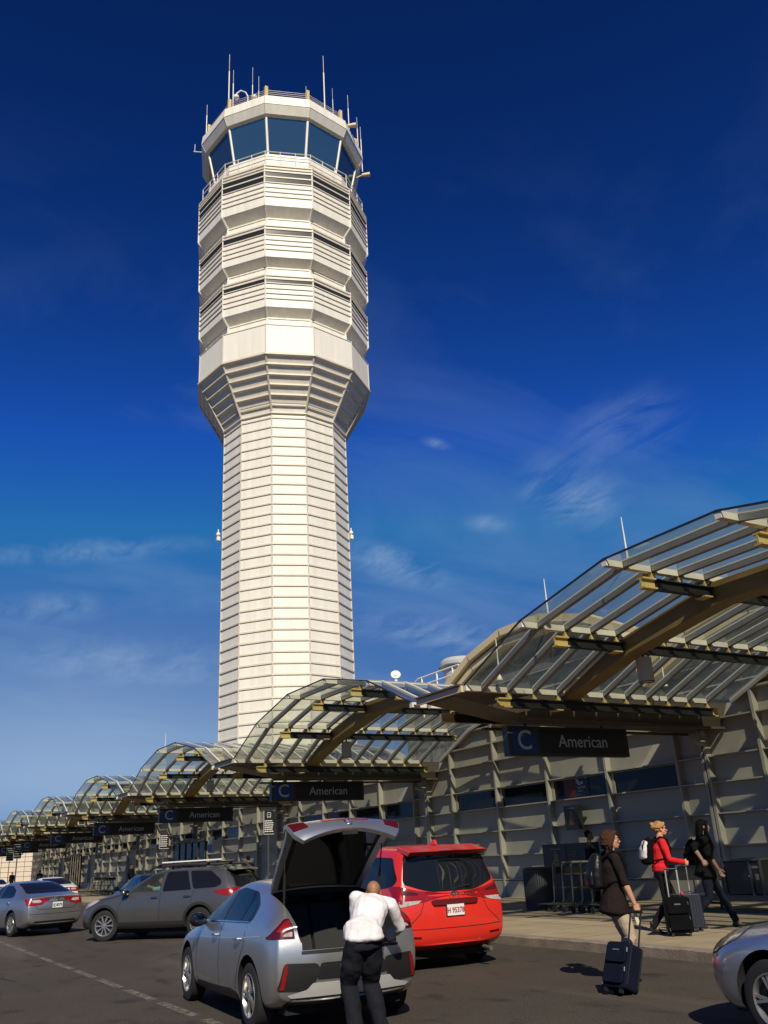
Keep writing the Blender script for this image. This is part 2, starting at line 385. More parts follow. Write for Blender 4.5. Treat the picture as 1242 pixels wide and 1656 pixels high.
# worn dashed lane line
def worn_paint():
    m = M('worn_road_paint', (.42,.37,.29), .85, var=.2, scale=5)
    nt = m.node_tree; N = nt.nodes; Lk = nt.links; bs = N['Principled BSDF']
    tc = N.new('ShaderNodeTexCoord'); n = N.new('ShaderNodeTexNoise'); n.inputs['Scale'].default_value = 9; n.inputs['Detail'].default_value = 8; n.inputs['Roughness'].default_value = .75
    Lk.new(tc.outputs['Object'], n.inputs[0]); mr = N.new('ShaderNodeMapRange'); mr.inputs[1].default_value = .44; mr.inputs[2].default_value = .60; mr.inputs[3].default_value = .0; mr.inputs[4].default_value = .30
    Lk.new(n.outputs[0], mr.inputs[0]); Lk.new(mr.outputs[0], bs.inputs['Alpha'])
    return m
b = MB(); x = -60.0
while x < 20: b.box(x, x+1.38, 3.76, 3.89, .004, .006); x += 1.75
tag(b.build('lane_marking', worn_paint()), None, None, kind='structure')
# sealed cracks and oil stains on the asphalt
b = MB(); rk = random.Random(5)
for k in range(7):
    x = rk.uniform(-30, -5); y = rk.uniform(1.0, 10.2); a = rk.uniform(-.3, .3)+(1.57 if rk.random() < .3 else 0)
    pts = [(x, y)]
    for j in range(9): a += rk.uniform(-.35, .35); pts.append((pts[-1][0]+.3*math.cos(a), pts[-1][1]+.3*math.sin(a)))
    for p, q in zip(pts, pts[1:]): b.beam((*p, .0065), (*q, .0065), rk.uniform(.008,.018), .003)
tag(b.build('road_crack', M('tar_seal', (.03,.026,.022), .8)), None, None, kind='structure')

# ================================================================== terminal building
BAY = 13.7; C1 = -9.3; YF = 10.85; YW = 19.36
def gx_(n): return C1-BAY*(n-1)-BAY/2           # gutter on the far side of bay n
LEV = [.15, .70, 1.47, 2.24, 3.00, 3.65, 4.57]
term = thing('terminal_building', 'long cream panelled terminal wall with shelf-like ledges behind the pavement', 'building', (-40, YW, 0))
def loc(x, y, z): return (x+40, y-YW, z)
ARCH = [(-5.76,4.93),(-3.72,5.81),(-1.25,6.32),(1.25,6.32),(3.72,5.81),(5.76,4.93)]
NB0, NB1 = 0, 9
xe0 = -120.0; xe1 = C1+BAY*1.5
# main wall with arched tops following the canopy
b = MB()
poly = [(xe0+40, .15), (xe1+40, .15), (xe1+40, 5.0)]
for n in range(NB0, NB1):
    c = C1-BAY*(n-1)+40
    for ax, az in reversed(ARCH): poly.append((c+ax, az-.02))
poly.append((xe0+40, 5.0))
b.prism(poly, 'y', 0, .5)
b.build('wall', cream, term)
# ledges: one long shelf per level
for z in LEV[1:]:
    b = MB(); b.box(xe0+40, xe1+40, -.17, .0, z-.035, z+.0); b.build('ledge', cream, term)
b = MB(); b.box(xe0+40, xe1+40, -.16, .0, .15, .64); b.build('plinth', cream, term)
# upper ledges inside each arch, mullions, windows
wn = 0
for n in range(NB0, NB1):
    g = gx_(n); c = g+BAY/2
    b = MB()
    for zz, hw in ((5.20, 5.1), (5.78, 3.72)):
        b.box(c-hw+40, c+hw+40, -.18, 0, zz-.05, zz)
    b.build('ledge', cream, term)
    for dxm in [-.14]+[1.7-BAY+2.74*k for k in range(5)]:
        x = g+BAY-1.7-2.74*0 if False else g + (dxm if dxm < 0 and dxm > -1 else (BAY+dxm))
        rel = x-c
        zt = 4.57
        for (x0, z0), (x1, z1) in zip(ARCH, ARCH[1:]):
            if x0 <= rel <= x1: zt = z0+(z1-z0)*(rel-x0)/(x1-x0)
        b = MB(); b.box(x+40-.04, x+40+.04, -.20, -.001, .16, min(zt, 6.2)-.03)
        if abs(x-g) < .5: b.box(x+40+.09, x+40+.17, -.20, -.001, .16, 4.5)
        b.build('mullion', cream, term)
    # window row (between ledges at 3.00 and 3.65) in the wide cells
    xs = [g+1.7+2.74*k for k in range(5)]
    if n == 4:
        cells = list(zip(xs[:2], xs[1:3]))
    else:
        cells = list(zip(xs, xs[1:]))
    for k, (a, e) in enumerate(cells):
        if n == 1 and k == 3: pass
        b = MB(); b.box(a+40+.16, e+40-.10, -.022, -.002, 3.0, 3.60)
        w = b.build('window', darkglass, term)
        b = MB()
        b.box(a+40+.06, a+40+.16, -.05, -.002, 3.0, 3.60); b.box(e+40-.10, e+40-.052, -.05, -.002, 3.0, 3.60); b.box(a+40+.16, e+40-.10, -.045, -.0225, 3.575, 3.599)
        b.build('window_frame', M('window_frame', (.34,.31,.25), .5), w)
# entrance with dark sliding doors in a far bay
for xa, xb in ((-62.0, -55.5), (-96, -91)):
    b = MB(); b.box(xa+40, xb+40, -.30, -.21, .16, 3.0)
    d = b.build('entrance_door', M('door_glass', (.012,.012,.012), .1, spec=.15), term)
    b = MB()
    nn = 5
    for i in range(nn+1):
        xx = xa+(xb-xa)*i/nn+40; b.box(xx-.05, xx+.05, -.36, -.302, .16, 3.0)
    b.box(xa+39.9, xb+40.1, -.5, -.302, 3.0, 3.2)
    b.build('door_frame', M('bronze_frame', (.07,.06,.045), .5), d)
# low roof, upper storey behind the canopies
b = MB(); b.box(xe0+40, xe1+40, .5, 18, .2, 4.9); b.build('rear_block', cream, term)

# upper terminal vault behind (yellowish arched roof edge) - one per bay
vault_m = M('cream_fascia', (.66,.53,.30), .5, var=.08, scale=.5)
roof_grey = M('roof_grey', (.15,.15,.155), .6, var=.15, scale=.6)
def vault(cx, y0, hw, zb, zh, label):
    t = thing('vaulted_roof', label, 'roof', (cx, y0, zb), 0, 'vaulted terminal roofs behind the canopies')
    pr = [(-hw, 0), (-hw*.62, zh*.62), (-hw*.22, zh*.97), (hw*.22, zh*.97), (hw*.62, zh*.62), (hw, 0)]
    b = MB()
    for p, q in zip(pr, pr[1:]):
        b.beam((p[0], 0, p[1]), (q[0], 0, q[1]), .7, .34)
        b.beam((p[0], .15, p[1]-.5), (q[0], .15, q[1]-.5), .6, .30)
    b.build('fascia', vault_m, t)
    b = MB(); b.prism([(p[0]*.995, p[1]-.36) for p in pr], 'y', .36, 14); b.build('roof_skin', roof_grey, t)
    b = MB(); b.prism([(p[0]*.93, max(.02, p[1]-.9)) for p in pr], 'y', .30, .36); b.build('gable_glazing', darkglass, t)
    b = MB(); b.box(-hw-.05, hw+.05, .4, .6, 4.9-zb, -.02); b.build('clerestory', M('dark_cladding', (.035,.04,.04), .35), t)
    b = MB()
    for zz in (-2.8, -2.0, -1.2, -.4): b.box(-hw-.05, hw+.05, .32, .399, zz-.05, zz)
    b.build('clerestory_rail', M('clerestory_rail', (.30,.31,.30), .5), t)
    return t
# ================================================================== canopies
def make_canopy():
    """one bay, origin at the bay centre on the front edge, ground level"""
    t = thing('glass_canopy', None, 'canopy', (0, 0, 0), 0, 'arched glass canopies over the pavement')
    A = ARCH; ys = [.40+.70*k for k in range(11)]
    for y in ys:
        b = MB()
        for (x0, z0), (x1, z1) in zip(A, A[1:]):
            b.beam((x0, y, z0), (x1, y, z1), .10, .095, drop=.015)
        b.build('glazing_bar', grey_alu, t)
    for (x0, z0), (x1, z1) in zip(A, A[1:]):
        b = MB(); b.add([(x0, -.05, z0), (x1, -.05, z1), (x1, 8.28, z1), (x0, 8.28, z0)], [(0,1,2,3)])
        b.build('glass_panel', roofglass, t)
        # outer caps of the bars, on top of the glass
    b = MB()
    for y in ys:
        for (x0, z0), (x1, z1) in zip(A, A[1:]): b.beam((x0, y, z0+.035), (x1, y, z1+.035), .05, .03)
    b.build('cap_strip', white_alu, t)
    b = MB()
    for (x0, z0), (x1, z1) in zip(A, A[1:]): b.beam((x0, -.06, z0+.02), (x1, -.06, z1+.02), .02, .035)
    b.build('edge_trim', black_metal, t)
    for i, (x, z) in enumerate(A):
        b = MB(); sx = 0
        for y0, y1 in zip([-.12]+ys, ys):
            b.box(x-.06, x+.06, y0+.062, y1-.062, z-.125, z-.012)
        b.build('cross_bar', white_alu, t)
        # purlin: black I-beam with yellow ends and brackets
        b = MB(); zp = z-.24
        y0 = .78
        b.box(x-.07, x+.07, y0+.34, 7.55, zp-.025, zp); b.box(x-.07, x+.07, y0+.34, 7.55, zp-.20, zp-.175); b.box(x-.014, x+.014, y0+.34, 7.55, zp-.175, zp-.025)
        b.m(1)
        for ya, yb_ in ((y0, y0+.338), (7.552, 7.72)):
            b.box(x-.075, x+.075, ya, yb_, zp-.03, zp+.002); b.box(x-.075, x+.075, ya, yb_, zp-.205, zp-.175); b.box(x-.018, x+.018, ya, yb_, zp-.175, zp-.03)
        for y in ys[1:]: b.box(x-.04, x+.04, y-.05, y+.05, zp+.002, z-.13)
        b.box(x-.12, x+.12, 2.30, 2.52, zp-.23, zp-.207)
        b.build('purlin', [black_metal, yellow], t)
    b = MB()
    for (x0, z0), (x1, z1) in zip(A, A[1:]): b.add([(x0, 8.30, z0-.10), (x1, 8.30, z1-.10), (x1, 8.50, z1-.06), (x0, 8.50, z0-.06), (x0, 8.30, z0+.05), (x1, 8.30, z1+.05), (x1, 8.50, z1+.05), (x0, 8.50, z0+.05)], [(0,1,2,3),(7,6,5,4),(0,4,5,1),(2,6,7,3)])
    b.build('back_flashing', cream, t)
    # arched box beam
    b = MB(); top = [(-6.3, 4.66)]+[(x, z-.13) for x, z in A[1:-1]]+[(6.3, 4.66)]; bot = [(-6.75, 4.36), (-5.5, 4.78), (-3.55, 5.33), (-1.15, 5.76), (1.15, 5.76), (3.55, 5.33), (5.5, 4.78), (6.75, 4.36)]
    n = len(bot)
    b.prism(top+list(reversed(bot)), 'y', 2.66, 3.08)
    b.build('arch_beam', gold, t, bevel=.015)
    return t
def make_gutter():
    """deep valley beam between two bays, origin at its centre on the front edge, ground level"""
    t = thing('valley_beam', None, 'beam', (0, 0, 0), 0, 'valley beams between the canopies')
    hw = .86
    # tapering soffit hull: shallow tip in front, deep at the wall
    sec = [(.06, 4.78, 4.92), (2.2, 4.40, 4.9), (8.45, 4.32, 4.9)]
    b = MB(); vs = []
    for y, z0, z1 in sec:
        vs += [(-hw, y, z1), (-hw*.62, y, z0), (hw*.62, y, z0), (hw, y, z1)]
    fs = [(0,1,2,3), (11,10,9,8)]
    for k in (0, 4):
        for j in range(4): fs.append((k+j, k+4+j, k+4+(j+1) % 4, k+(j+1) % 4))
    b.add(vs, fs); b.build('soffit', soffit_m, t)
    b = MB(); b.beam((-hw-.05, .02, 4.95), (hw+.05, .02, 4.95), .08, .13); b.build('front_fascia', vault_m, t)
    b = MB(); b.beam((-hw-.03, .0, 4.99), (hw+.03, .0, 4.99), .16, .035); b.build('drip_edge', M('dark_bronze', (.10,.075,.04), .5), t)
    b = MB()
    for s in (-1, 1): b.box(s*.62-.05, s*.62+.05, 1.6, 8.45, 4.26, 4.318)
    b.box(-.30, .30, 1.75, 8.45, 3.98, 4.30) if False else None
    b.build('flange', M('dark_bronze', (.10,.075,.04), .5), t)
    b = MB(); b.tube([(.1, 8.2, 4.26), (.1, 8.2, 4.05), (.16, 8.0, 3.95), (.22, 7.7, 3.98)], .07, 8); b.build('drain_pipe', cream, t)
    return t
pos_words = ['nearest', 'second', 'third', 'fourth', 'fifth', 'sixth', 'seventh', 'eighth', 'ninth']
proto = make_canopy(); pg = make_gutter()
for n in range(NB0, NB1+1):
    o = proto if n == NB0 else copy_tree(proto)  # first bay lies out of view, added so its shadow reaches the wall
    o.location = (C1-BAY*(n-1), YF, 0)
    o['label'] = ('unseen glass canopy bay past the right edge, added for its shade on the wall' if n == 0 else
                  'large near glass canopy bay rising at the right above the C American sign' if n == 1 else
                  'glass canopy bay standing in front of the lower tower shaft, over the open hatchback' if n == 2 else
                  '%s glass canopy bay in the row, counted from the large near one' % pos_words[n-1])
for n in range(NB0, NB1+1):
    o = pg if n == NB0 else copy_tree(pg)  # first beam is out of view too, added with the shading bay
    o.location = (gx_(n), YF, 0)
    o['label'] = ('unseen tapering valley beam past the large near canopy, added for its shade' if n == 0 else
                  'tapering valley beam carrying the largest C American sign' if n == 1 else '%s tapering valley beam between canopies, counted from the near one' % pos_words[n-1])
# cylindrical downlights under the arch beams
def make_lamp():
    t = thing('downlight', None, 'lamp', (0,0,0), 0, 'cylindrical downlights under the canopies')
    b = MB(); b.lathe([(0.001,.0),(.165,.0),(.165,.5),(.001,.5)], 24); b.build('housing', M('lamp_cream', (.55,.49,.36), .5), t, smooth=30)
    b = MB(); b.lathe([(.14,-.012),(.165,-.012),(.165,-.001),(.14,-.001),(.14,-.012)], 24); b.build('rim', black_metal, t, smooth=30)
    b = MB(); b.cyl((0,0,.501), (0,0,.80), .03); b.build('stem', black_metal, t)
    return t
lp = make_lamp()
for n in range(1, 6):
    o = lp if n == 1 else copy_tree(lp); o.location = (C1-BAY*(n-1)-3.72, YF+3.2, 4.78)
    o['label'] = ['cream cylindrical downlight under the large near canopy', 'cream cylindrical downlight under the canopy before the tower', 'cream downlight under the third canopy bay', 'cream downlight under the fourth canopy bay', 'cream downlight under the fifth canopy bay'][n-1]
# gate signs hanging from the valley beams
def make_sign(full=True):
    t = thing('gate_sign', None, 'sign', (0,0,0), 0, 'C gate signs hanging under the valley beams')
    b = MB(); b.box(-.10, .10, 0, 3.72, 3.60, 4.27); b.build('sign_box', M('sign_frame', (.045,.042,.036), .4), t)
    b = MB(); b.box(.1005, .106, .92, 3.62, 3.66, 4.21); b.build('name_panel', sign_black, t)
    b = MB(); b.box(.1005, .107, .10, .82, 3.66, 4.21); b.build('gate_panel', sign_blue, t)
    text('C', .62, M('sign_letter', (.50,.53,.52), .5), t, (.111, .46, 3.935), R(90), name='gate_letter', bold=.004)
    text('American', .40, M('sign_letter', (.50,.53,.52), .5), t, (.110, 2.25, 3.93), R(90), name='airline_name')
    b = MB()
    for y in (.6, 3.0): b.cyl((0, y, 4.27), (0, y, 4.42), .03)
    b.build('hanger', black_metal, t)
    return t
sg = make_sign()
for n in range(1, NB1+1):
    o = sg if n == 1 else copy_tree(sg); o.location = (gx_(n), 12.6, 0)
    o['label'] = ['largest black and blue C American sign, nearest of the row', 'second C American sign from the near end, above the open hatchback', 'C American sign third from the near end, above the grey wagon'][n-1] if n < 4 else '%s C sign of the receding row, counted from the near end' % pos_words[n-1]
# lightning rods on the canopies
def rod(x, y, z, h, label):
    b = MB(); b.cyl((0,0,0), (0,0,h), .022, .008, 6); b.lathe([(.001,-.05),(.07,-.05),(.03,.06),(.001,.06)], 8)
    o = b.build('lightning_rod', white_alu); o.location = (x, y, z+.02)
    tag(o, label, 'antenna', 'lightning rods on the canopies')
c1 = C1
rod(c1-1.2, YF+.5, 6.32, .85, 'slim lightning rod on the crest of the large near canopy')
rod(c1-3.6, YF+.6, 5.85, .85, 'slim lightning rod on the upper slope of the large near canopy')
rod(c1-5.5, YF+.7, 5.05, .85, 'slim lightning rod low on the far slope of the large near canopy')
rod(c1-5.3, YF+5.5, 5.1, 1.2, 'faint lightning rod behind the far slope of the near canopy, by the vaulted roof')
rod(c1-2*BAY-2.0, YF+.5, 6.25, .9, 'thin lightning rod on the crest of the third canopy bay')

vault(-31.1, 26, 6.9, 9.6, 2.0, 'yellowish vaulted roof edge rising behind the large near canopy')
vault(-17.4, 26.02, 6.9, 8.0, 1.7, 'vaulted roof seen through the glass of the large near canopy')
vault(-3.7, 26.0, 6.9, 8.0, 1.7, 'vaulted roof behind the right end of the large near canopy')
# roof clutter behind canopy two: grey roof, railing, vent drum and dish
t = thing('plant_room', 'low grey rooftop plant room behind the second canopy', 'building', (-42, 29, 4.9))
b = MB(); b.prism([(-5, 0), (5.5, 0), (5.5, 6.6), (2.0, 6.5), (-3.2, 5.0), (-5, 5.0)], 'y', 0, 8); b.build('roof_block', roof_grey, t)
t = thing('vent_drum', 'round grey vent drum on the roof beside the vaulted edge', 'vent', (-45.6, 32.5, 10.0))
b = MB(); b.lathe([(.001,0),(1.1,0),(1.1,2.4),(1.35,2.6),(1.35,2.95),(1.1,3.2),(.001,3.25)], 28); b.build('drum', M('vent_grey', (.42,.42,.41), .45), t, smooth=35)
b = MB(); b.lathe([(1.36,2.66),(1.42,2.66),(1.42,2.74),(1.36,2.74),(1.36,2.66)], 28); b.build('band', steel, t)
t = thing('roof_railing', 'white tubular railing with rounded ends on the grey roof', 'railing', (-41.5, 27.6, 9.7))
b = MB()
for zz in (.55, 1.05, 1.5): b.tube([(-2.2, 0, zz-.5), (-1.95, 0, zz-.12), (-1.6, 0, zz), (2.6, 0, zz)], .05, 8)
b.build('rail', white_panel, t)
for x in (-1.2, .4, 2.0):
    b = MB(); b.cyl((x, 0, -.8), (x, 0, 1.5), .05, n=8); b.build('post', white_panel, t)
t = thing('dish_antenna', 'small white dish antenna standing on the roof beside the tower', 'antenna', (-46.3, 28.0, 9.6))
b = MB(); b.cyl((0,0,0), (0,0,2.4), .10, n=10); b.build('mast', white_panel, t)
b = MB(); T = Matrix.Rotation(R(60), 4, 'Y') @ Matrix.Rotation(R(25), 4, 'X')
n = 20; vs = []
for r, h in ((.01,-.12),(.18,-.09),(.30,.0),(.31,.02),(.18,-.05),(.01,-.08)):
    for j in range(n): vs.append(Vector((0,0,2.5))+(T @ Vector((r*math.cos(2*math.pi*j/n), r*math.sin(2*math.pi*j/n), h))))
b.add(vs, [(i*n+j, i*n+(j+1) % n, (i+1)*n+(j+1) % n, (i+1)*n+j) for i in range(5) for j in range(n)]); b.build('dish', white_panel, t, smooth=40)
b = MB(); b.cyl((0,0,2.4), (-.3,0,2.38), .08, n=8); b.build('mount', grey_alu, t)
# sunlit end block closing the view
t = thing('end_building', 'sunlit pale tiled wall closing the far end of the canopies', 'building', (-134, 9, 0))
b = MB(); b.box(-12, 0, -6, 22, .1, 5.5); b.build('wall', M('pale_tile', (.72,.60,.47), .6, var=.05, scale=2), t)
b = MB()
for k in range(1, 9): b.box(.001, .03, -6, 22, .1+.62*k, .14+.62*k)
for k in range(0, 28): b.box(.001, .03, -6+.98*k, -5.95+.98*k, .1, 5.5)
b.build('joint', M('joint_brown', (.20,.16,.12), .8), t)
b = MB(); b.box(-.5, .12, 5.6, 6.4, .1, 4.3); b.build('pier', M('brown_pier', (.08,.06,.035), .6), t)

# ================================================================== control tower
TD = 63.0; TAZ = R(23.95)
TX, TY = -TD*math.cos(TAZ), TD*math.sin(TAZ)
tower = thing('control_tower', 'tall white ribbed twelve-sided air traffic control tower with glass cab', 'tower', (TX, TY, 0), 0)
FACE = math.atan2(-TY, -TX)               # direction towards the camera
A0 = FACE + R(-11)                        # a corner of the twelve-gon
def ring(r, z):
    r = r*(.965 if r > 5.2 else 1.0)
    return [(r*math.cos(A0+R(30)*k), r*math.sin(A0+R(30)*k), z) for k in range(12)]
def shell(b, prof):
    o = []
    for r, z in prof: o.append(ring(r, z))
    vs = [p for q in o for p in q]
    b.add(vs, [(i*12+j, i*12+(j+1) % 12, (i+1)*12+(j+1) % 12, (i+1)*12+j) for i in range(len(prof)-1) for j in range(12)])
def band(b, r, z0, z1, out, slope=0.0):
    """projecting moulding all round"""
    shell(b, [(r-.02, z0), (r+out, z0+slope), (r+out, z1), (r-.02, z1)])
R0 = 4.82
b = MB(); shell(b, [(R0, 0), (R0, 32.6)]); b.build('shaft', white_panel, tower)
b = MB()
k = 0; z = .8
while z < 32.3:
    band(b, R0, z, z+.05, .07); shell(b, [(R0+.07, z+.05), (R0+.07, z+.10), (R0+.01, z+.14)])
    z += .765
b.build('shaft_rib', rib_m, tower)
for j in range(12):
    a = A0+R(30)*j; b = MB()
    b.cyl((R0*math.cos(a), R0*math.sin(a), 0), (R0*math.cos(a), R0*math.sin(a), 32.6), .06, n=6)
    b.build('corner_seam', seam_m, tower)
# flared part
prof = []; n = 6
for i in range(n+1):
    u = i/n; prof.append((R0+(7.15-R0)*u, 32.6+(36.5-32.6)*u))
b = MB(); shell(b, prof); b.build('flare', white_panel, tower)
b = MB()
for i in range(1, n+1):
    r, z = prof[i]; shell(b, [(r-.10, z-.16), (r+.12, z-.10), (r+.12, z+.02), (r-.02, z+.04)])
r, z = prof[0]; shell(b, [(r-.05, z-.1), (r+.14, z-.04), (r+.14, z+.06), (r, z+.08)])
b.build('flare_rib', rib_m, tower)
for j in range(12):
    a = A0+R(30)*j; c, s = math.cos(a), math.sin(a); b = MB()
    b.cyl((R0*c, R0*s, 32.6), (6.9*c, 6.9*s, 36.5), .085, n=6)
    b.build('corner_seam', seam_m, tower)
# plain band
b = MB(); shell(b, [(7.15, 36.5), (7.15, 39.05), (6.6, 39.05)]); b.build('plain_band', white_panel, tower)
b = MB()
for zz in (36.55, 38.97): band(b, 7.15, zz, zz+.06, .04)
for j in range(12):
    a = A0+R(30)*j; b.cyl((6.9*math.cos(a), 6.9*math.sin(a), 36.5), (6.9*math.cos(a), 6.9*math.sin(a), 39.05), .05, n=6)
b.build('band_trim', seam_m, tower)
tower_dark = M('tower_window', (.025,.028,.032), .2, spec=.1)
# three louvred floors (top to bottom levels measured up the tower)
def floor(ri, ro, z_rec0, z_rec1, z_soff, z_wh0, z_lv0, z_dk0, z_dk1, z_top):
    """recess, sloping soffit, white band, louvres, dark window strip, cap"""
    b = MB()
    shell(b, [(ri, z_rec0), (ri, z_rec1), (ri, z_rec1+.02), (ro, z_soff), (ro, z_wh0), (ro, z_top), (ri-.3, z_top)])
    b.build('floor_shell', white_panel, tower)
    b = MB()          # frame round the recess
    for zz in (z_rec0+.02, z_rec1-.10): band(b, ri, zz, zz+.10, .07)
    ri0, ro0 = ri*.965, ro*.965
    for j in range(12):
        a = A0+R(30)*j
        for rr, za, zb in ((ri, z_rec0, z_rec1),): b.cyl((.965*rr*math.cos(a), .965*rr*math.sin(a), za), (.965*rr*math.cos(a), .965*rr*math.sin(a), zb), .10, n=6)
        b.cyl((ri0*math.cos(a), ri0*math.sin(a), z_rec1), (ro0*math.cos(a), ro0*math.sin(a), z_soff), .10, n=6)
        b.cyl((ro0*math.cos(a), ro0*math.sin(a), z_soff), (ro0*math.cos(a), ro0*math.sin(a), z_top), .07, n=6)
    b.build('recess_frame', white_panel, tower)
    b = MB(); band(b, ro, z_dk0, z_dk1, .03); b.build('window_strip', tower_dark, tower)
    b = MB(); z = z_wh0
    while z < z_dk0-.05:
        band(b, ro, z+.1, z+.17, .075); z += .46
    zz = z_dk0+.38
    while zz < z_dk1-.2:
        band(b, ro, zz, zz+.12, .08); zz += .42
    z = z_dk1+.04
    while z < z_top-.05:
        band(b, ro, z, z+.12, .09); z += .30
    b.build('louvre', rib_m, tower)
floor(6.60, 7.25, 39.05, 39.95, 40.55, 41.15, 41.2, 42.62, 42.98, 43.55)
floor(6.70, 7.40, 43.55, 44.50, 45.05, 45.6, 45.7, 47.25, 47.58, 48.15)
floor(6.85, 7.60, 48.15, 49.15, 49.85, 50.6, 50.7, 52.25, 53.15, 53.95)
# open cap, ledge and gallery
b = MB(); shell(b, [(7.60, 53.95), (7.0, 54.2), (6.2, 54.25)]); b.build('gallery_floor', rib_m, tower)
b = MB(); shell(b, [(6.7, 54.25), (6.85, 54.9), (6.85, 55.75), (6.1, 55.85)]); b.build('cab_base', white_panel, tower)
b = MB(); rr = 7.35
for zz in (55.05, 55.55):
    P = ring(rr, zz)
    for j in range(12): b.cyl(P[j], P[(j+1) % 12], .035, n=6)
for j in range(12):
    p, q = Vector(ring(rr, 54.1)[j]), Vector(ring(rr, 54.1)[(j+1) % 12])
    for u in (0, .33, .67): 
        w = p.lerp(q, u); b.cyl(w, w+Vector((0,0,1.5)), .035, n=6)
b.build('gallery_railing', white_alu, tower)
# raking glass: one pane per side, with mullions
cabglass = M('cab_glass', (.11,.22,.28), .03, metal=.8, spec=.9)
lo, hi = ring(6.15, 55.8), ring(6.95, 59.65)
for j in range(12):
    b = MB(); b.add([lo[j], lo[(j+1) % 12], hi[(j+1) % 12], hi[j]], [(0,1,2,3)]); b.build('cab_window', cabglass, tower)
for j in range(12):
    b = MB(); b.cyl(Vector(lo[j])*1.003, Vector(hi[j])*1.003, .11, n=8); b.build('cab_mullion', white_panel, tower)
b = MB(); shell(b, [(6.85, 59.6), (7.25, 59.75), (7.62, 60.5), (7.50, 61.5), (7.1, 61.55), (7.0, 61.0), (.01, 61.0)])
b.build('cab_roof', white_panel, tower)
b = MB(); shell(b, [(7.60, 60.47), (7.64, 60.5), (7.60, 60.55)])
for j in range(12):
    p = [Vector(ring(r, z)[j]) for r, z in ((7.25,59.75),(7.62,60.5),(7.50,61.5))]
    b.cyl(p[0], p[1], .03, n=5); b.cyl(p[1], p[2], .03, n=5)
b.build('roof_seam', seam_m, tower)
# roof railing with yellow posts
b = MB(); rr = 7.0
for zz in (61.6, 61.8, 62.0, 62.2, 62.4, 62.6):
    P = ring(rr, zz)
    for j in range(12): b.cyl(P[j], P[(j+1) % 12], .022, n=5)
b.build('roof_railing', white_alu, tower)
for j in range(12):
    p = ring(rr, 61.2)[j]; b = MB(); b.box(p[0]-.13, p[0]+.13, p[1]-.13, p[1]+.13, 61.2, 62.95); b.build('railing_post', M('post_yellow', (.60,.48,.22), .5), tower)
# antennas
tc, ts = math.cos(FACE), math.sin(FACE)
def tp(lat, dep, z): return Vector((tc*dep - ts*lat, ts*dep + tc*lat, z))     # lat to the picture's right, dep towards the camera
for lat, dep, z0, z1, r in ((-4.5,5.0,61.1,70.6,.07),(-4.15,4.8,61.1,68.5,.06),(-2.55,3.5,61.1,71.0,.055),(-2.0,3.6,61.1,69.5,.06),(2.2,3.4,61.1,68.6,.05),(3.7,5.4,61.1,70.5,.075),(4.5,4.2,61.1,67.3,.04),(6.0,2.6,61.1,68.6,.06),(6.9,1.2,60.8,67.2,.055),(-6.6,2.3,60.8,66.6,.06),(7.25,.6,59.8,66.8,.06)):
    z1 = z0+(z1-z0)*.77; r *= .75; b = MB(); b.cyl(tp(lat, dep, z0), tp(lat, dep, z0+(z1-z0)*.72), r, n=8); b.cyl(tp(lat, dep, z0+(z1-z0)*.72), tp(lat, dep, z1), r*.45, n=6); b.build('antenna', white_alu, tower)
b = MB(); p = tp(-2.9, 4.6, 61.1); b.tube([p, p+Vector((0,0,2.9)), p+Vector((ts*.2,-tc*.2,3.35)), p+Vector((ts*.6,-tc*.6,3.55)), p+Vector((ts*.95,-tc*.95,3.2)), p+Vector((ts*1.0,-tc*1.0,2.9))], .06, 8); b.ball(p+Vector((ts*1.0,-tc*1.0,2.75)), .26)
b.build('camera_arm', white_panel, tower, smooth=True)
b = MB(); p = tp(-2.35, 4.6, 62.2); b.box(p[0]-.25, p[0]+.25, p[1]-.25, p[1]+.25, 62.2, 62.9); b.cyl((p[0],p[1],62.9), (p[0],p[1],63.6), .16); b.ball((p[0],p[1],63.9), .28); b.build('equipment_box', white_panel, tower, smooth=30)
for lat, dep, z in ((5.75, 4.0, 61.7), (7.15, .8, 59.2)):
    b = MB(); p = tp(lat, dep, z); b.cyl(p, p+Vector((-ts*.7, tc*.7, .15)), .16, .22, 14); b.cyl(p, p+Vector((ts*.5,-tc*.5,-.3)), .06, n=6); b.build('floodlight', vault_m, tower, smooth=30)
b = MB(); p = tp(-6.75, 1.4, 60.6); b.cyl(p, p+Vector((ts*1.0,-tc*1.0,.05)), .05, n=6); b.cyl(p+Vector((ts*.9,-tc*.9,0)), p+Vector((ts*.9,-tc*.9,.9)), .03, n=6); b.build('side_arm', white_alu, tower)
for lat in (-4.98, 4.98):
    b = MB(); p = tp(lat, .2, 24.2); b.box(p[0]-.12, p[0]+.12, p[1]-.12, p[1]+.12, 24.2, 24.5); b.ball((p[0], p[1], 24.7), .17, 10, 6); b.cyl((p[0], p[1], 24.8), (p[0], p[1], 25.1), .05, n=6); b.build('obstruction_light', white_panel, tower, smooth=30)

tower.scale = (1.02, 1.02, 1.011)
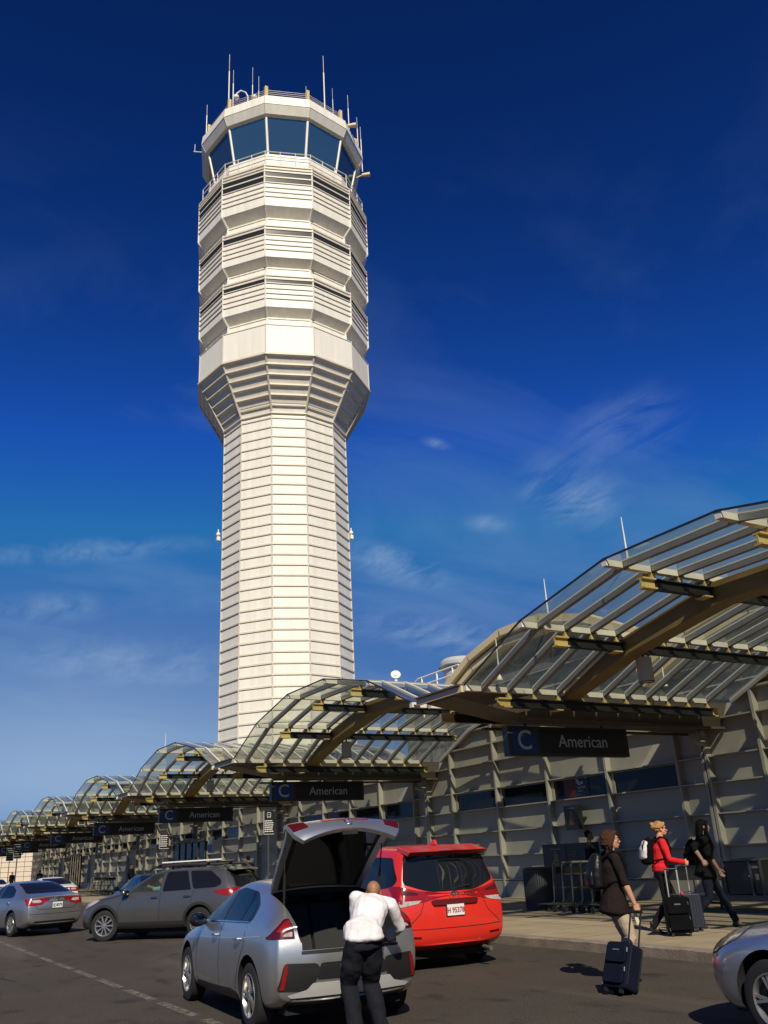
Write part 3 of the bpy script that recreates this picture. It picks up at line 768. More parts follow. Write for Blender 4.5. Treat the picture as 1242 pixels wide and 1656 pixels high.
# ================================================================== cars
def interp(keys, x):
    """monotone cubic through (x, value) keys"""
    n = len(keys)
    if x <= keys[0][0]: return keys[0][1]
    if x >= keys[-1][0]: return keys[-1][1]
    d = [(keys[i+1][1]-keys[i][1])/(keys[i+1][0]-keys[i][0]) for i in range(n-1)]
    m = [d[0]]+[0 if d[i-1]*d[i] <= 0 else 2*d[i-1]*d[i]/(d[i-1]+d[i]) for i in range(1, n-1)]+[d[-1]]
    for i in range(n-1):
        if x <= keys[i+1][0]:
            h = keys[i+1][0]-keys[i][0]; t = (x-keys[i][0])/h
            return (keys[i][1]*(2*t**3-3*t*t+1)+h*m[i]*(t**3-2*t*t+t)+keys[i+1][1]*(-2*t**3+3*t*t)+h*m[i+1]*(t**3-t*t))
def sstep(a, b, x):
    t = max(0, min(1, (x-a)/(b-a))); return t*t*(3-2*t)

def car_shell(P):
    """closed body surface lofted from cross-sections; car frame: +x forward, +y left, origin on the ground mid-length"""
    L = P['L']; st = []
    n = 46
    base = [0, .03, .09, .18, .30]; x = .42
    while x < L-.42: base.append(x); x += .115
    base += [L-.40, L-.28, L-.17, L-.085, L-.03, L]
    vs, fs, rings = [], [], []
    def ringpts(s):
        zt = interp(P['zt'], s); zs = interp(P['zs'], s); zb = interp(P['zb'], s); w = interp(P['w'], s); wr = interp(P['wr'], s)
        zs = min(zs, zt-.05); h = zs-zb
        cab = max(0, min(1, (zt-zs-.05)/.38))
        we = (w*.84)*(1-cab)+wr*cab; ze = zt-(.03*(1-cab)+.075*cab)
        sh = w*.945
        bul = .02*cab
        half = [(0, zb), (.6*w, zb), (.90*w, zb+.015), (.97*w, zb+.09), (w, zb+.38*h), (.998*w, zb+.70*h), (.978*w, zb+.92*h), (sh, zs),
                (sh+(we-sh)*.35+bul, zs+(ze-zs)*.35), (sh+(we-sh)*.74+bul*.8, zs+(ze-zs)*.74), (we, ze), (.84*we, zt-.02), (.45*we, zt-.003), (0, zt)]
        return half
    def shear(s, y, z, w):
        rear = interp(P['xr'], z)*sstep(L-.75, L-.02, s) if 'xr' in P else 0
        fr = interp(P['xf'], z)*sstep(.75, .02, s) if 'xf' in P else 0
        k = (y/ w)**2
        return fr+P.get('kf', .16)*k*sstep(.5, 0, s) - rear - P.get('kr', .09)*k*sstep(L-.4, L, s)
    H = 14
    for s in base:
        half = ringpts(s); w = interp(P['w'], s); idx = []
        full = [(y, z) for y, z in half]+[(-y, z) for y, z in reversed(half[1:-1])]
        for y, z in full:
            xx = s+shear(s, y, z, w); vs.append((L/2-xx, y, z)); idx.append(len(vs)-1)
        rings.append(idx)
    m = len(rings[0])
    for a, b_ in zip(rings, rings[1:]):
        for j in range(m): fs.append((a[j], a[(j+1) % m], b_[(j+1) % m], b_[j]))
    for r, s, sgn in ((rings[0], 0, 1), (rings[-1], L, -1)):
        c = [r[0]]
        for i in range(1, 13):
            y, z = vs[r[i]][1], vs[r[i]][2]
            zz = z+(.02 if i == 1 else 0)
            xx = s+shear(s, 0, zz, 1); vs.append((L/2-xx, 0, zz)); c.append(len(vs)-1)
        c.append(r[13])
        for i in range(13):
            for side in (0, 1):
                a, b_ = (r[i], r[i+1]) if side == 0 else (r[(m-i) % m], r[(m-i-1) % m])
                f = [a, b_, c[i+1], c[i]]
                g = []
                for q in f:
                    if q not in g: g.append(q)
                if len(g) >= 3: fs.append(tuple(g))
    me = bpy.data.meshes.new('body'); me.from_pydata(vs, [], fs)
    bm = bmesh.new(); bm.from_mesh(me); bmesh.ops.recalc_face_normals(bm, faces=bm.faces); bm.to_mesh(me); bm.free()
    return me

def boolean(me, cutter_me, op='DIFFERENCE', mats=None):
    o = bpy.data.objects.new('tmp_body', me); COL.objects.link(o)
    c = bpy.data.objects.new('tmp_cut', cutter_me); COL.objects.link(c)
    md = o.modifiers.new('b', 'BOOLEAN'); md.object = c; md.operation = op; md.solver = 'EXACT'; md.material_mode = 'TRANSFER'
    r = evaluated(o, me.name)
    bpy.data.objects.remove(o); bpy.data.objects.remove(c)
    return r
def subsurf(me, lv):
    o = bpy.data.objects.new('tmp_s', me); COL.objects.link(o)
    md = o.modifiers.new('s', 'SUBSURF'); md.levels = lv; md.render_levels = lv
    r = evaluated(o, me.name); bpy.data.objects.remove(o); return r

class Conform:
    """cuts flat outlines and lays them on the body surface"""
    def __init__(s, me, L):
        bm = bmesh.new(); bm.from_mesh(me); s.bvh = BVHTree.FromBMesh(bm); bm.free(); s.L = L
    def hit(s, o, d):
        return s.bvh.ray_cast(Vector(o), Vector(d))
    def patch(s, poly, view, name, mat, parent, off=.004, step=.05, thick=0.0, local=None):
        """poly in (s,z) for sides, (y,z) for rear/front, (s,y) for top; s measured from the nose"""
        bm = bmesh.new()
        bm.faces.new([bm.verts.new((p[0], p[1], 0)) for p in poly])
        for ax in (0, 1):
            lo = min(p[ax] for p in poly); hi = max(p[ax] for p in poly); k = int((hi-lo)/step)
            for i in range(1, k+1):
                c = Vector((0,0,0)); c[ax] = lo+(hi-lo)*i/(k+1); nn = Vector((0,0,0)); nn[ax] = 1
                bmesh.ops.bisect_plane(bm, geom=bm.verts[:]+bm.edges[:]+bm.faces[:], plane_co=c, plane_no=nn, dist=1e-5)
        for v in bm.verts:
            u, w = v.co.x, v.co.y; L = s.L
            if view == 'left': o, d = (L/2-u, 3, w), (0,-1,0)
            elif view == 'right': o, d = (L/2-u, -3, w), (0,1,0)
            elif view == 'rear': o, d = (-L, u, w), (1,0,0)
            elif view == 'front': o, d = (L, u, w), (-1,0,0)
            else: o, d = (L/2-u, w, 4), (0,0,-1)
            h, nrm, _, _ = s.hit(o, d)
            if h is None:
                q = Vector(o)+Vector(d)*(3-.75 if view in ('left','right') else L*.5)
                h, nrm, _, _ = s.bvh.find_nearest(q)
            dv = Vector(d)
            if nrm.dot(dv) > 0: nrm = -nrm
            v.co = h+nrm*off
        for f in bm.faces:
            f.normal_update()
        bmesh.ops.recalc_face_normals(bm, faces=bm.faces)
        # face outwards
        dv = {'left': Vector((0,1,0)), 'right': Vector((0,-1,0)), 'rear': Vector((-1,0,0)), 'front': Vector((1,0,0)), 'top': Vector((0,0,1))}[view]
        tot = sum((f.normal*f.calc_area() for f in bm.faces), Vector())
        if tot.dot(dv) < 0: bmesh.ops.reverse_faces(bm, faces=bm.faces)
        if thick:
            r = bmesh.ops.extrude_face_region(bm, geom=bm.faces[:]); vv = [g for g in r['geom'] if isinstance(g, bmesh.types.BMVert)]
            nm = {v: v.normal.copy() for v in vv}
            for v in vv: v.co += dv*thick
            bmesh.ops.recalc_face_normals(bm, faces=bm.faces)
        me = bpy.data.meshes.new(name); bm.to_mesh(me); bm.free()
        return link(name, me, mat, parent, smooth=50)
    def at(s, view, u, w):
        L = s.L
        o, d = {'left': ((L/2-u, 3, w), (0,-1,0)), 'right': ((L/2-u, -3, w), (0,1,0)), 'rear': ((-L, u, w), (1,0,0)), 'front': ((L, u, w), (-1,0,0)), 'top': ((L/2-u, w, 4), (0,0,-1))}[view]
        h, n, _, _ = s.hit(o, d)
        return h if h is not None else Vector(o)+Vector(d)*2

def strip(pts, w):
    """thin closed outline along a polyline (for seams)"""
    P = [Vector(p) for p in pts]; a, b_ = [], []
    for i, p in enumerate(P):
        d = (P[min(i+1, len(P)-1)]-P[max(0, i-1)]).normalized(); n = Vector((-d.y, d.x))
        a.append(tuple(p+n*w/2)); b_.append(tuple(p-n*w/2))
    return a+b_[::-1]

def make_wheel(car, x, y, r, wid, style, rim_mat, steer=0.0):
    """tyre with its rim as a sub-part; outer face towards sign(y)"""
    sg_ = 1 if y > 0 else -1
    b = MB()
    rr = r*.66
    b.lathe([(rr*.97,-wid*.46),(r*.86,-wid*.5),(r*.965,-wid*.43),(r,-wid*.25),(r,wid*.25),(r*.965,wid*.43),(r*.86,wid*.5),(rr*1.0,wid*.47),(rr*.97,wid*.40)], 40, 'y')
    for k in range(4): b.lathe([(r+.0006,-wid*.22+k*wid*.13),(r+.0006,-wid*.19+k*wid*.13)], 40, 'y')
    t = b.build('wheel', rubber, car, smooth=40); t.location = (x, y-sg_*wid/2, r); t.rotation_euler = (0, 0, steer)
    b = MB(); o = sg_*wid*.5
    b.lathe([(rr*1.02,o*.93),(rr*1.0,o*1.0),(rr*.95,o*.97),(rr*.90,o*.60),(rr*.86,-o*.4)], 40, 'y')
    n = {'ten': 10, 'five': 5, 'six': 6, 'multi': 9}[style]
    for k in range(n):
        a = 2*math.pi*k/n
        for da in ((-.13, .13) if style in ('five', 'six') else (0,)):
            a1 = a+da
            p0 = Vector((math.cos(a)*rr*.16, o*.93, math.sin(a)*rr*.16)); p1 = Vector((math.cos(a1)*rr*.95, o*.90, math.sin(a1)*rr*.95))
            b.beam(p0, p1, rr*.10, rr*.12, up=(0, sg_, 0), w1=rr*(.16 if style in ('ten','multi') else .11))
    b.lathe([(.001,o*1.0),(rr*.17,o*1.0),(rr*.22,o*.9),(rr*.22,o*.4)], 20, 'y')
    rim = b.build('rim', rim_mat, t, smooth=35)
    b = MB(); b.lathe([(.001,o*.35),(rr*.9,o*.35)], 28, 'y'); b.lathe([(rr*.55,o*.42),(rr*.58,o*.42),(rr*.58,o*.36)], 24, 'y')
    b.build('brake_disc', M('brake_dark', (.03,.03,.03), .5, metal=.5), t)
    return t

def paint(name, col, metal=.0, rough=.3, flake=.15):
    return M(name, col, rough, metal=metal, var=flake*.3, scale=2.5, coat=.7, rvar=.05)

def make_car(name, label, P, body_mat, loc, heading, arch=None, trunk=None, group=None, wheels=True, style='ten', lv=2, pocket=None):
    t = thing(name, label, 'car', (loc[0], loc[1], 0), heading, group)
    L = P['L']; src = car_shell(P)
    me = subsurf(src, lv); bpy.data.meshes.remove(src)
    cf = Conform(me, L)
    me.materials.clear(); me.materials.append(body_mat)
    xf, xr, r = L/2-P['af'], L/2-P['ar'], P['r']; ra = P.get('ra', r+.055); hw = P['hw']
    b = MB()
    for x in (xf, xr):
        for s in (-1, 1): b.cyl((x, s*(hw-.42), r+.02), (x, s*(hw+.3), r+.02), ra, n=40)
    cm = b.mesh('cut'); cm.materials.append(arch_dark)
    me2 = boolean(me, cm); me = me2
    if trunk:
        for cb in trunk:
            cm = cb.mesh('cut'); cm.materials.append(interior); me = boolean(me, cm)
    if pocket:
        cm = pocket.mesh('cut'); cm.materials.append(interior); me = boolean(me, cm)
    me.name = 'body'
    o = bpy.data.objects.new('body', me); COL.objects.link(o); o.parent = t
    for p in me.polygons: p.use_smooth = True
    bm = bmesh.new(); bm.from_mesh(me)
    for e in bm.edges:
        if len(e.link_faces) == 2 and e.calc_face_angle(0) > R(38): e.smooth = False
    bm.to_mesh(me); bm.free()
    if wheels:
        for x, st_ in ((xf, P.get('steer', 0)), (xr, 0)):
            for s in (1, -1): make_wheel(t, x, s*(hw-.015), r, P.get('tw', .21), style, P.get('rim', alloy), st_ if x == xf else 0)
    # underbody tray
    b = MB(); b.box(-L/2+.35, L/2-.35, -hw+.25, hw-.25, .17, P['zb'][2][1]+.06); b.build('underbody', arch_dark, t)
    return t, cf
def mirror(t, cf, s, z, side, mat, glass=None):
    h = cf.at('left' if side > 0 else 'right', s, z); b = MB()
    y0 = h.y
    b.ball((h.x-.02, y0+side*.135, z+.03), (.075, .115, .085), 14, 10); b.box(h.x-.02, h.x+.04, min(y0-side*.03, y0+side*.07), max(y0-side*.03, y0+side*.07), z-.035, z)
    o = b.build('mirror', mat, t, smooth=True)
    b = MB(); b.ball((h.x-.088, y0+side*.14, z+.03), (.012, .088, .062), 14, 8); b.build('mirror_glass', M('mirror_dark', (.10,.10,.11), .06, metal=1), o, smooth=True)
    return o
def handle(t, cf, s, z, side, mat, ln=.2):
    h = cf.at('left' if side > 0 else 'right', s, z); b = MB(); y = h.y
    b.tube([(h.x+ln/2, y-side*.01, z), (h.x+ln*.38, y+side*.035, z), (h.x, y+side*.042, z+.004), (h.x-ln*.38, y+side*.035, z), (h.x-ln/2, y-side*.01, z)], [.012,.016,.017,.016,.012], 8)
    return b.build('door_handle', mat, t, smooth=True)
def plate(t, cf, y, z, lines, w=.30, h=.155, top=None, tilt=0.0, blank=False, tcol=None):
    hpt = cf.at('rear', y, z); b = MB(); x = hpt.x-.014
    b.box(x-.006, x+.02, y-w/2-.008, y+w/2+.008, z-h/2-.008, z+h/2+.008)
    f = b.build('license_plate', M('plate_frame', (.03,.03,.03), .4), t)
    b = MB(); b.box(x-.010, x-.0065, y-w/2, y+w/2, z-h/2, z+h/2); b.build('plate_face', white_plate, f)
    if top: b = MB(); b.box(x-.0125, x-.0105, y-w/2, y+w/2, z+h*.27, z+h/2); b.build('plate_band', top, f)
    if lines: text(lines, .105, tcol or M('plate_red', (.30,.03,.05), .5), f, (x-.0115, y, z-.008), R(-90), bold=.003, depth=.001, xscale=.82)
    return f
def emblem(t, cf, y, z, kind, view='rear', sz=.06):
    h = cf.at(view, y, z); b = MB(); x = h.x-.012
    def ell(ry, rz, n=28, yo=0, zo=0): return [(x, y+yo+ry*math.cos(2*math.pi*i/n), z+zo+rz*math.sin(2*math.pi*i/n)) for i in range(n+1)]
    b.tube(ell(sz, sz*.68), .007, 6)
    if kind == 'rings': b.tube(ell(sz*.32, sz*.66), .006, 6); b.tube(ell(sz*.66, sz*.25, zo=sz*.38), .006, 6)
    elif kind == 'h':
        b.tube([(x, y+sz*.5, z-sz*.45), (x, y+sz*.32, z+sz*.45)], .008, 6); b.tube([(x, y-sz*.5, z+sz*.45), (x, y-sz*.32, z-sz*.45)], .008, 6); b.tube([(x, y+sz*.4, z-.004), (x, y-sz*.4, z+.008)], .008, 6)
    return b.build('emblem', chrome, t, smooth=True)
seam_dark = M('panel_gap', (.006,.006,.007), .8)
def seams(t, cf, sides, rear=()):
    for side, lines in sides:
        for ln in lines: cf.patch(strip(ln, .010), side, 'panel_gap', seam_dark, t, off=.0025, step=.08)
    for ln in rear: cf.patch(strip(ln, .011), 'rear', 'panel_gap', seam_dark, t, off=.0025, step=.08)

# ------------------------------------------------------------------ silver hatchback with its tailgate open
PI = dict(L=4.47, hw=.91, af=.88, ar=3.58, r=.325, tw=.205,
  zt=[(0,.66),(.10,.74),(.5,.87),(1.1,.97),(1.30,1.02),(1.75,1.26),(2.1,1.41),(2.5,1.462),(2.9,1.45),(3.3,1.39),(3.7,1.29),(4.1,1.17),(4.32,1.10),(4.42,1.06),(4.47,1.02)],
  zs=[(0,.62),(.5,.76),(1.3,.90),(2.5,.955),(3.4,1.0),(4.1,1.02),(4.47,.99)],
  zb=[(0,.25),(.4,.18),(2,.18),(3.9,.20),(4.3,.25),(4.47,.30)],
  w=[(0,.70),(.15,.80),(.5,.885),(1.2,.91),(3.5,.91),(4.0,.89),(4.3,.855),(4.47,.80)],
  wr=[(0,.7),(1.3,.68),(2.1,.60),(2.6,.585),(3.4,.57),(4.0,.59),(4.47,.62)],
  xr=[(.2,.16),(.45,.03),(.7,.0),(.95,.06),(1.1,.10)], xf=[(.2,.14),(.5,.0),(.75,.14)], kr=.16)
silver = paint('silver_paint', (.58,.585,.585), metal=.85, rough=.30)
trk = []
b = MB(); b.box(4.47/2-4.75, 4.47/2-3.34, -.55, .55, .78, 1.75); trk.append(b)
b = MB(); b.prism(round_poly([(-.56,.80),(.56,.80),(.60,1.05),(.54,1.75),(-.54,1.75),(-.60,1.05)], .12), 'x', 4.47/2-4.80, 4.47/2-3.4); trk.append(b)
b = MB(); b.box(4.47/2-4.30, 4.47/2-2.96, -.50, .50, .60, 1.28); trk.append(b)
IOX, IOY, IOH = -9.02-4.47/2*.9985, 4.93, R(180-4)
io, cf = make_car('silver_hatchback', 'silver hatchback with its tailgate raised and a man bending into the boot', PI, silver, (IOX, IOY), IOH, trunk=trk, style='five')
dlo = round_poly([(1.52,.985),(1.60,1.06),(2.15,1.335),(2.55,1.375),(3.05,1.335),(3.42,1.20),(3.50,1.06),(3.40,1.03)], .07)
for side in ('left', 'right'):
    cf.patch(dlo, side, 'window_trim', M('trim_black', (.01,.01,.01), .25), io, off=.003)
    cf.patch(round_poly([(1.62,1.01),(1.68,1.07),(2.16,1.315),(2.40,1.345),(2.40,1.02)], .03), side, 'side_window', carglass, io, off=.006)
    cf.patch(round_poly([(2.45,1.02),(2.45,1.345),(2.62,1.35),(2.98,1.325),(3.08,1.24),(3.08,1.04)], .03), side, 'side_window', carglass, io, off=.006)
    cf.patch(round_poly([(3.11,1.04),(3.11,1.25),(3.26,1.22),(3.38,1.15),(3.43,1.07),(3.36,1.045)], .03), side, 'quarter_window', carglass, io, off=.006)
    cf.patch(strip([(1.50,.985),(2.4,1.012),(3.42,1.035)], .014), side, 'chrome_strip', chrome, io, off=.008)
    mirror(io, cf, 1.62, .98, 1 if side == 'left' else -1, M('trim_black', (.01,.01,.01), .25))
    for s in (2.28, 3.22): handle(io, cf, s, .865, 1 if side == 'left' else -1, silver)
    # wrap-round tail light, laid on from behind
    sg_ = 1 if side == 'left' else -1
    F = lambda q: [(sg_*p[0], p[1]) for p in q]
    cf.patch(F(round_poly([(.615,.895),(.635,1.085),(.69,1.075),(.80,.985),(.862,.915),(.862,.895)], .012)), 'rear', 'taillight', red_dark, io, off=.006, step=.03)
    cf.patch(F(round_poly([(.64,.985),(.645,1.06),(.70,1.045),(.79,.965),(.75,.95)], .012)), 'rear', 'taillight_lens', red_lens, io, off=.011, step=.03)
    cf.patch(F(round_poly([(.64,.915),(.64,.965),(.72,.945),(.74,.92)], .012)), 'rear', 'reversing_lens', clear_lens, io, off=.010, step=.03)
    cf.patch(round_poly([(.9-.42,.225),(.9-.40,.16),(3.1,.20),(3.14,.27),(3.0,.285),(1.32,.265)], .02) if False else round_poly([(1.34,.215),(3.10,.235),(3.12,.30),(2.9,.335),(1.36,.285)], .02), side, 'sill_trim', plastic_black, io, off=.008)
    cf.patch(round_poly([(.16,.70),(.62,.86),(.70,.84),(.42,.70),(.2,.655)], .03), side, 'headlight', clear_lens, io, off=.006)
    cf.patch(round_poly([(3.72,.70),(3.90,.70),(3.90,.86),(3.72,.86)], .07), side, 'fuel_flap_gap', seam_dark, io, off=.001) if side == 'right' else None
L_ = [[(1.42,.28),(1.40,.6),(1.50,.92)], [(2.43,.28),(2.43,1.0)], [(3.28,.66),(3.40,.80),(3.42,1.0)], [(1.42,.30),(3.05,.31)], [(3.05,.31),(3.18,.52),(3.28,.66)], [(.62,.84),(1.35,.955)]]
seams(io, cf, [('left', L_), ('right', L_)])
cf.patch(strip([(1.2,.80),(2.2,.83),(3.2,.87),(3.95,.92)], .012), 'left', 'body_crease', M('crease_silver', (.60,.605,.60), .25, metal=.6), io, off=.003)
# rear bumper graphics
for sg_ in (-1, 1):
    cf.patch([(sg_*p[0], p[1]) for p in round_poly([(.80,.415),(.74,.67),(.62,.665),(.40,.655),(.36,.60),(.42,.46),(.52,.40)], .04)], 'rear', 'bumper_insert', plastic_black, io, off=.007)
    cf.patch([(sg_*p[0], p[1]) for p in round_poly([(.775,.43),(.735,.655),(.70,.65),(.735,.43)], .01)], 'rear', 'reflector', red_lens, io, off=.013)
cf.patch(round_poly([(-.40,.50),(-.36,.655),(.36,.655),(.40,.50)], .03), 'rear', 'bumper_insert', plastic_black, io, off=.0065)
cf.patch(round_poly([(-.70,.375),(-.50,.415),(-.44,.475),(.44,.475),(.50,.415),(.70,.375),(.66,.345),(-.66,.345)], .02), 'rear', 'diffuser_lip', M('lip_silver', (.62,.62,.60), .3, metal=.4), io, off=.011)
cf.patch(round_poly([(-.70,.255),(-.66,.335),(.66,.335),(.70,.255)], .02), 'rear', 'lower_valance', plastic_black, io, off=.006)
cf.patch(round_poly([(-.56,.745),(-.56,.775),(.56,.775),(.56,.745)], .01), 'rear', 'loading_sill', plastic_black, io, off=.008)
plate(io, cf, 0.0, .545, 'U', top=M('plate_yellow', (.62,.38,.05), .5), blank=True, tcol=black_letter)
cf.patch(round_poly([(1.42,-.60),(1.42,.60),(2.02,.50),(2.02,-.50)], .06), 'top', 'windshield', carglass, io, off=.005)
# boot contents: floor mat, seat backs, side trims
b = MB(); b.box(4.47/2-4.28, 4.47/2-2.98, -.465, .465, .602, .64); b.build('boot_floor', M('boot_carpet', (.025,.025,.0255), .95, bump=.4, bscale=200), io)
b = MB()
for y0, y1 in ((-.46,-.02),(.02,.46)): b.prism(round_poly([(4.47/2-3.30,.62),(4.47/2-3.0,.62),(4.47/2-3.0,1.16),(4.47/2-3.10,1.18)], .04), 'y', y0, y1)
b.build('seat_back', M('seat_cloth', (.022,.022,.0225), .95, bump=.4, bscale=150), io)
for y in (-.24, .24):
    b = MB(); b.ball((4.47/2-3.08, y, 1.25), (.05,.12,.075), 12, 8); b.build('headrest', M('seat_cloth', (.022,.022,.0225), .95), io, smooth=True)
# tailgate: modelled closed, then swung about its hinge
prof = [(3.34,1.386),(3.42,1.366),(3.6,1.32),(3.8,1.268),(4.15,1.16),(4.34,1.10),(4.42,1.05),(4.46,.96),(4.47,.86),(4.46,.80)]
def tg_pt(u, v, off=0.0):
    k = u*(len(prof)-1); i = min(int(k), len(prof)-2); f = k-i
    s = prof[i][0]*(1-f)+prof[i+1][0]*f; z = prof[i][1]*(1-f)+prof[i+1][1]*f
    i2 = max(0, min(len(prof)-2, i)); d = Vector((prof[i2+1][0]-prof[i2][0], prof[i2+1][1]-prof[i2][1])).normalized(); nrm = Vector((-d.y, d.x)) if d.x > 0 else Vector((-d.y, d.x))
    hw = interp([(0,.57),(.3,.60),(.5,.64),(.62,.69),(.78,.66),(1,.55)], u)
    k2 = v*v
    s -= .10*k2*sstep(.55, .9, u); z -= .055*k2
    return Vector((4.47/2-(s+nrm.x*off), v*hw, z+nrm.y*off))
hinge = Vector((4.47/2-3.34, 0, 1.372)); TOPEN = R(55)
Tt = Matrix.Translation(hinge) @ Matrix.Rotation(TOPEN, 4, 'Y') @ Matrix.Translation(-hinge)
def tg_patch(u0, u1, v0, v1, off, name, mat, parent, nu=22, nv=16, thick=0.0):
    b = MB(); offs = [off] if not thick else [off, off-thick]
    G = []
    for oo in offs:
        G.append([[Tt @ tg_pt(u0+(u1-u0)*i/nu, v0+(v1-v0)*j/nv, oo) for j in range(nv+1)] for i in range(nu+1)])
    def idx(l, i, j): return l*(nu+1)*(nv+1)+i*(nv+1)+j
    vs = [p for g in G for row in g for p in row]; fs = []
    for l in range(len(offs)):
        for i in range(nu):
            for j in range(nv): fs.append((idx(l,i,j), idx(l,i+1,j), idx(l,i+1,j+1), idx(l,i,j+1)))
    if thick:
        for i in range(nu):
            for j in (0, nv): fs.append((idx(0,i,j), idx(0,i+1,j), idx(1,i+1,j), idx(1,i,j)))
        for j in range(nv):
            for i in (0, nu): fs.append((idx(0,i,j), idx(0,i,j+1), idx(1,i,j+1), idx(1,i,j)))
    b.add(vs, fs); return b.build(name, mat, parent, smooth=45)
tg = tg_patch(0, 1, -1, 1, .006, 'tailgate', silver, io, thick=.05)
tg_patch(.06, .60, -.86, .86, .010, 'rear_window', carglass, tg, thick=.003)
tg_patch(.09, .60, -.78, .78, -.050, 'inner_glass', M('tailgate_glass', (.012,.014,.016), .04, spec=1.0, coat=1.0), tg, thick=.006)
tg_patch(.05, .62, -.86, .86, -.0455, 'inner_trim', plastic_black, tg, thick=.006)
tg_patch(.655, .97, -.90, .90, -.047, 'inner_lid_trim', interior, tg, thick=.012)
tg_patch(.70, .775, -.42, .42, .012, 'brake_light', red_lens, tg, thick=.004)
for s in (-1, 1):
    tg_patch(.64, .82, min(s*.72, s*.99), max(s*.72, s*.99), .012, 'taillight_end', red_dark, tg, nu=8, nv=6, thick=.004)
ctr = Tt @ tg_pt(.84, 0, .012); nn = (Tt.to_3x3() @ Vector((-1, 0, .25))).normalized()
b = MB(); T3 = nn.to_track_quat('Z', 'Y').to_matrix()
def ell(rx, ry): return [ctr+T3 @ Vector((rx*math.cos(2*math.pi*i/28), ry*math.sin(2*math.pi*i/28), 0)) for i in range(29)]
b.tube(ell(.036,.07), .007, 6); b.tube([ctr+T3 @ Vector((-.03,-.035,0)), ctr+T3 @ Vector((.03,-.025,0))], .008, 6); b.tube([ctr+T3 @ Vector((-.03,.025,0)), ctr+T3 @ Vector((.03,.035,0))], .008, 6); b.tube([ctr+T3 @ Vector((0,-.03,0)), ctr+T3 @ Vector((0,.03,0))], .007, 6)
b.build('emblem', chrome, tg, smooth=True)
p = Tt @ tg_pt(.93, 0, -.055); b = MB(); b.box(p.x-.05, p.x+.05, -.09, .09, p.z-.05, p.z+.02); b.build('latch', black_metal, tg)
for s in (-1, 1):
    a = Vector((4.47/2-3.85, s*.575, 1.17)); e = Tt @ tg_pt(.42, s*.97, -.03)
    b = MB(); b.cyl(a, a.lerp(e, .55), .014, n=8); b.cyl(a.lerp(e, .5), e, .008, n=8); b.build('gas_strut', black_metal, io)

# ------------------------------------------------------------------ red minivan
PV = dict(L=5.05, hw=.99, af=.98, ar=4.0, r=.345, tw=.22, lv=2,
  zt=[(0,.78),(.15,.88),(.6,1.02),(1.05,1.12),(1.6,1.50),(2.0,1.70),(2.6,1.79),(3.6,1.80),(4.5,1.77),(4.85,1.74),(4.97,1.72),(5.05,1.66)],
  zs=[(0,.70),(.6,.86),(1.2,1.0),(3.0,1.04),(4.2,1.08),(4.9,1.10),(5.05,1.08)],
  zb=[(0,.28),(.4,.2),(2,.2),(4.5,.24),(4.9,.30),(5.05,.36)],
  w=[(0,.78),(.15,.88),(.5,.96),(1.3,.99),(4.3,.99),(4.7,.97),(4.9,.94),(5.05,.90)],
  wr=[(0,.8),(1.2,.78),(2.1,.74),(3.0,.745),(4.5,.73),(5.05,.71)],
  xr=[(.3,.12),(.5,.0),(.85,.0),(1.0,.03),(1.3,.14),(1.62,.26),(1.75,.24)], kr=.14)
red = paint('red_paint', (.64,.026,.014), metal=0, rough=.3)
van, cf = make_car('red_minivan', 'red minivan taxi with dark rear window parked beyond the open hatchback', PV, red, (-12.10-5.05/2, 8.38), R(180-4), style='six')
cf.patch(round_poly([(-.70,1.64),(.70,1.64),(.80,1.27),(.78,1.215),(.52,1.13),(.36,1.095),(-.36,1.095),(-.52,1.13),(-.78,1.215),(-.80,1.27)], .06), 'rear', 'rear_window', carglass, van, off=.006)
for sg_ in (-1, 1):
    F = lambda q: [(sg_*p[0], p[1]) for p in q]
    cf.patch(F(round_poly([(.885,1.20),(.80,1.175),(.50,1.095),(.44,1.06),(.56,.985),(.90,.95)], .025)), 'rear', 'taillight', red_lens, van, off=.009)
    cf.patch(F(round_poly([(.90,.985),(.56,.985),(.62,.945),(.90,.905)], .015)), 'rear', 'reversing_lens', clear_lens, van, off=.010)
    cf.patch(F(round_poly([(.84,1.14),(.60,1.09),(.60,1.06),(.84,1.07)], .01)), 'rear', 'lens_insert', red_dark, van, off=.012)
    cf.patch(F(round_poly([(.80,.50),(.60,.49),(.60,.465),(.80,.475)], .01)), 'rear', 'reflector', red_dark, van, off=.008)
    side = 'left' if sg_ > 0 else 'right'
    cf.patch(round_poly([(4.52,1.19),(4.78,1.20),(4.92,1.10),(4.97,1.05),(4.94,.95),(4.80,.97)], .03), side, 'taillight', red_lens, van, off=.008)
    cf.patch(round_poly([(1.38,1.10),(1.95,1.56),(2.35,1.62),(2.35,1.10)], .05), side, 'side_window', carglass, van, off=.006)
    cf.patch(round_poly([(2.42,1.10),(2.42,1.62),(3.40,1.64),(3.40,1.12)], .05), side, 'side_window', carglass, van, off=.006)
    cf.patch(round_poly([(3.48,1.12),(3.48,1.64),(4.45,1.61),(4.72,1.28),(4.62,1.19)], .07), side, 'side_window', carglass, van, off=.006)
    handle(van, cf, 2.2, .98, sg_, red); handle(van, cf, 2.55, .98, sg_, red)
    mirror(van, cf, 1.55, 1.12, sg_, red)
    cf.patch(round_poly([(.2,.80),(.8,1.0),(.9,.96),(.5,.8)], .03), side, 'headlight', clear_lens, van, off=.006)
cf.patch(round_poly([(-.42,.965),(-.38,.905),(.38,.905),(.42,.965),(.36,.985),(-.36,.985)], .02), 'rear', 'handle_garnish', M('garnish_dark', (.10,.008,.01), .25, coat=.5), van, off=.012, thick=.02)
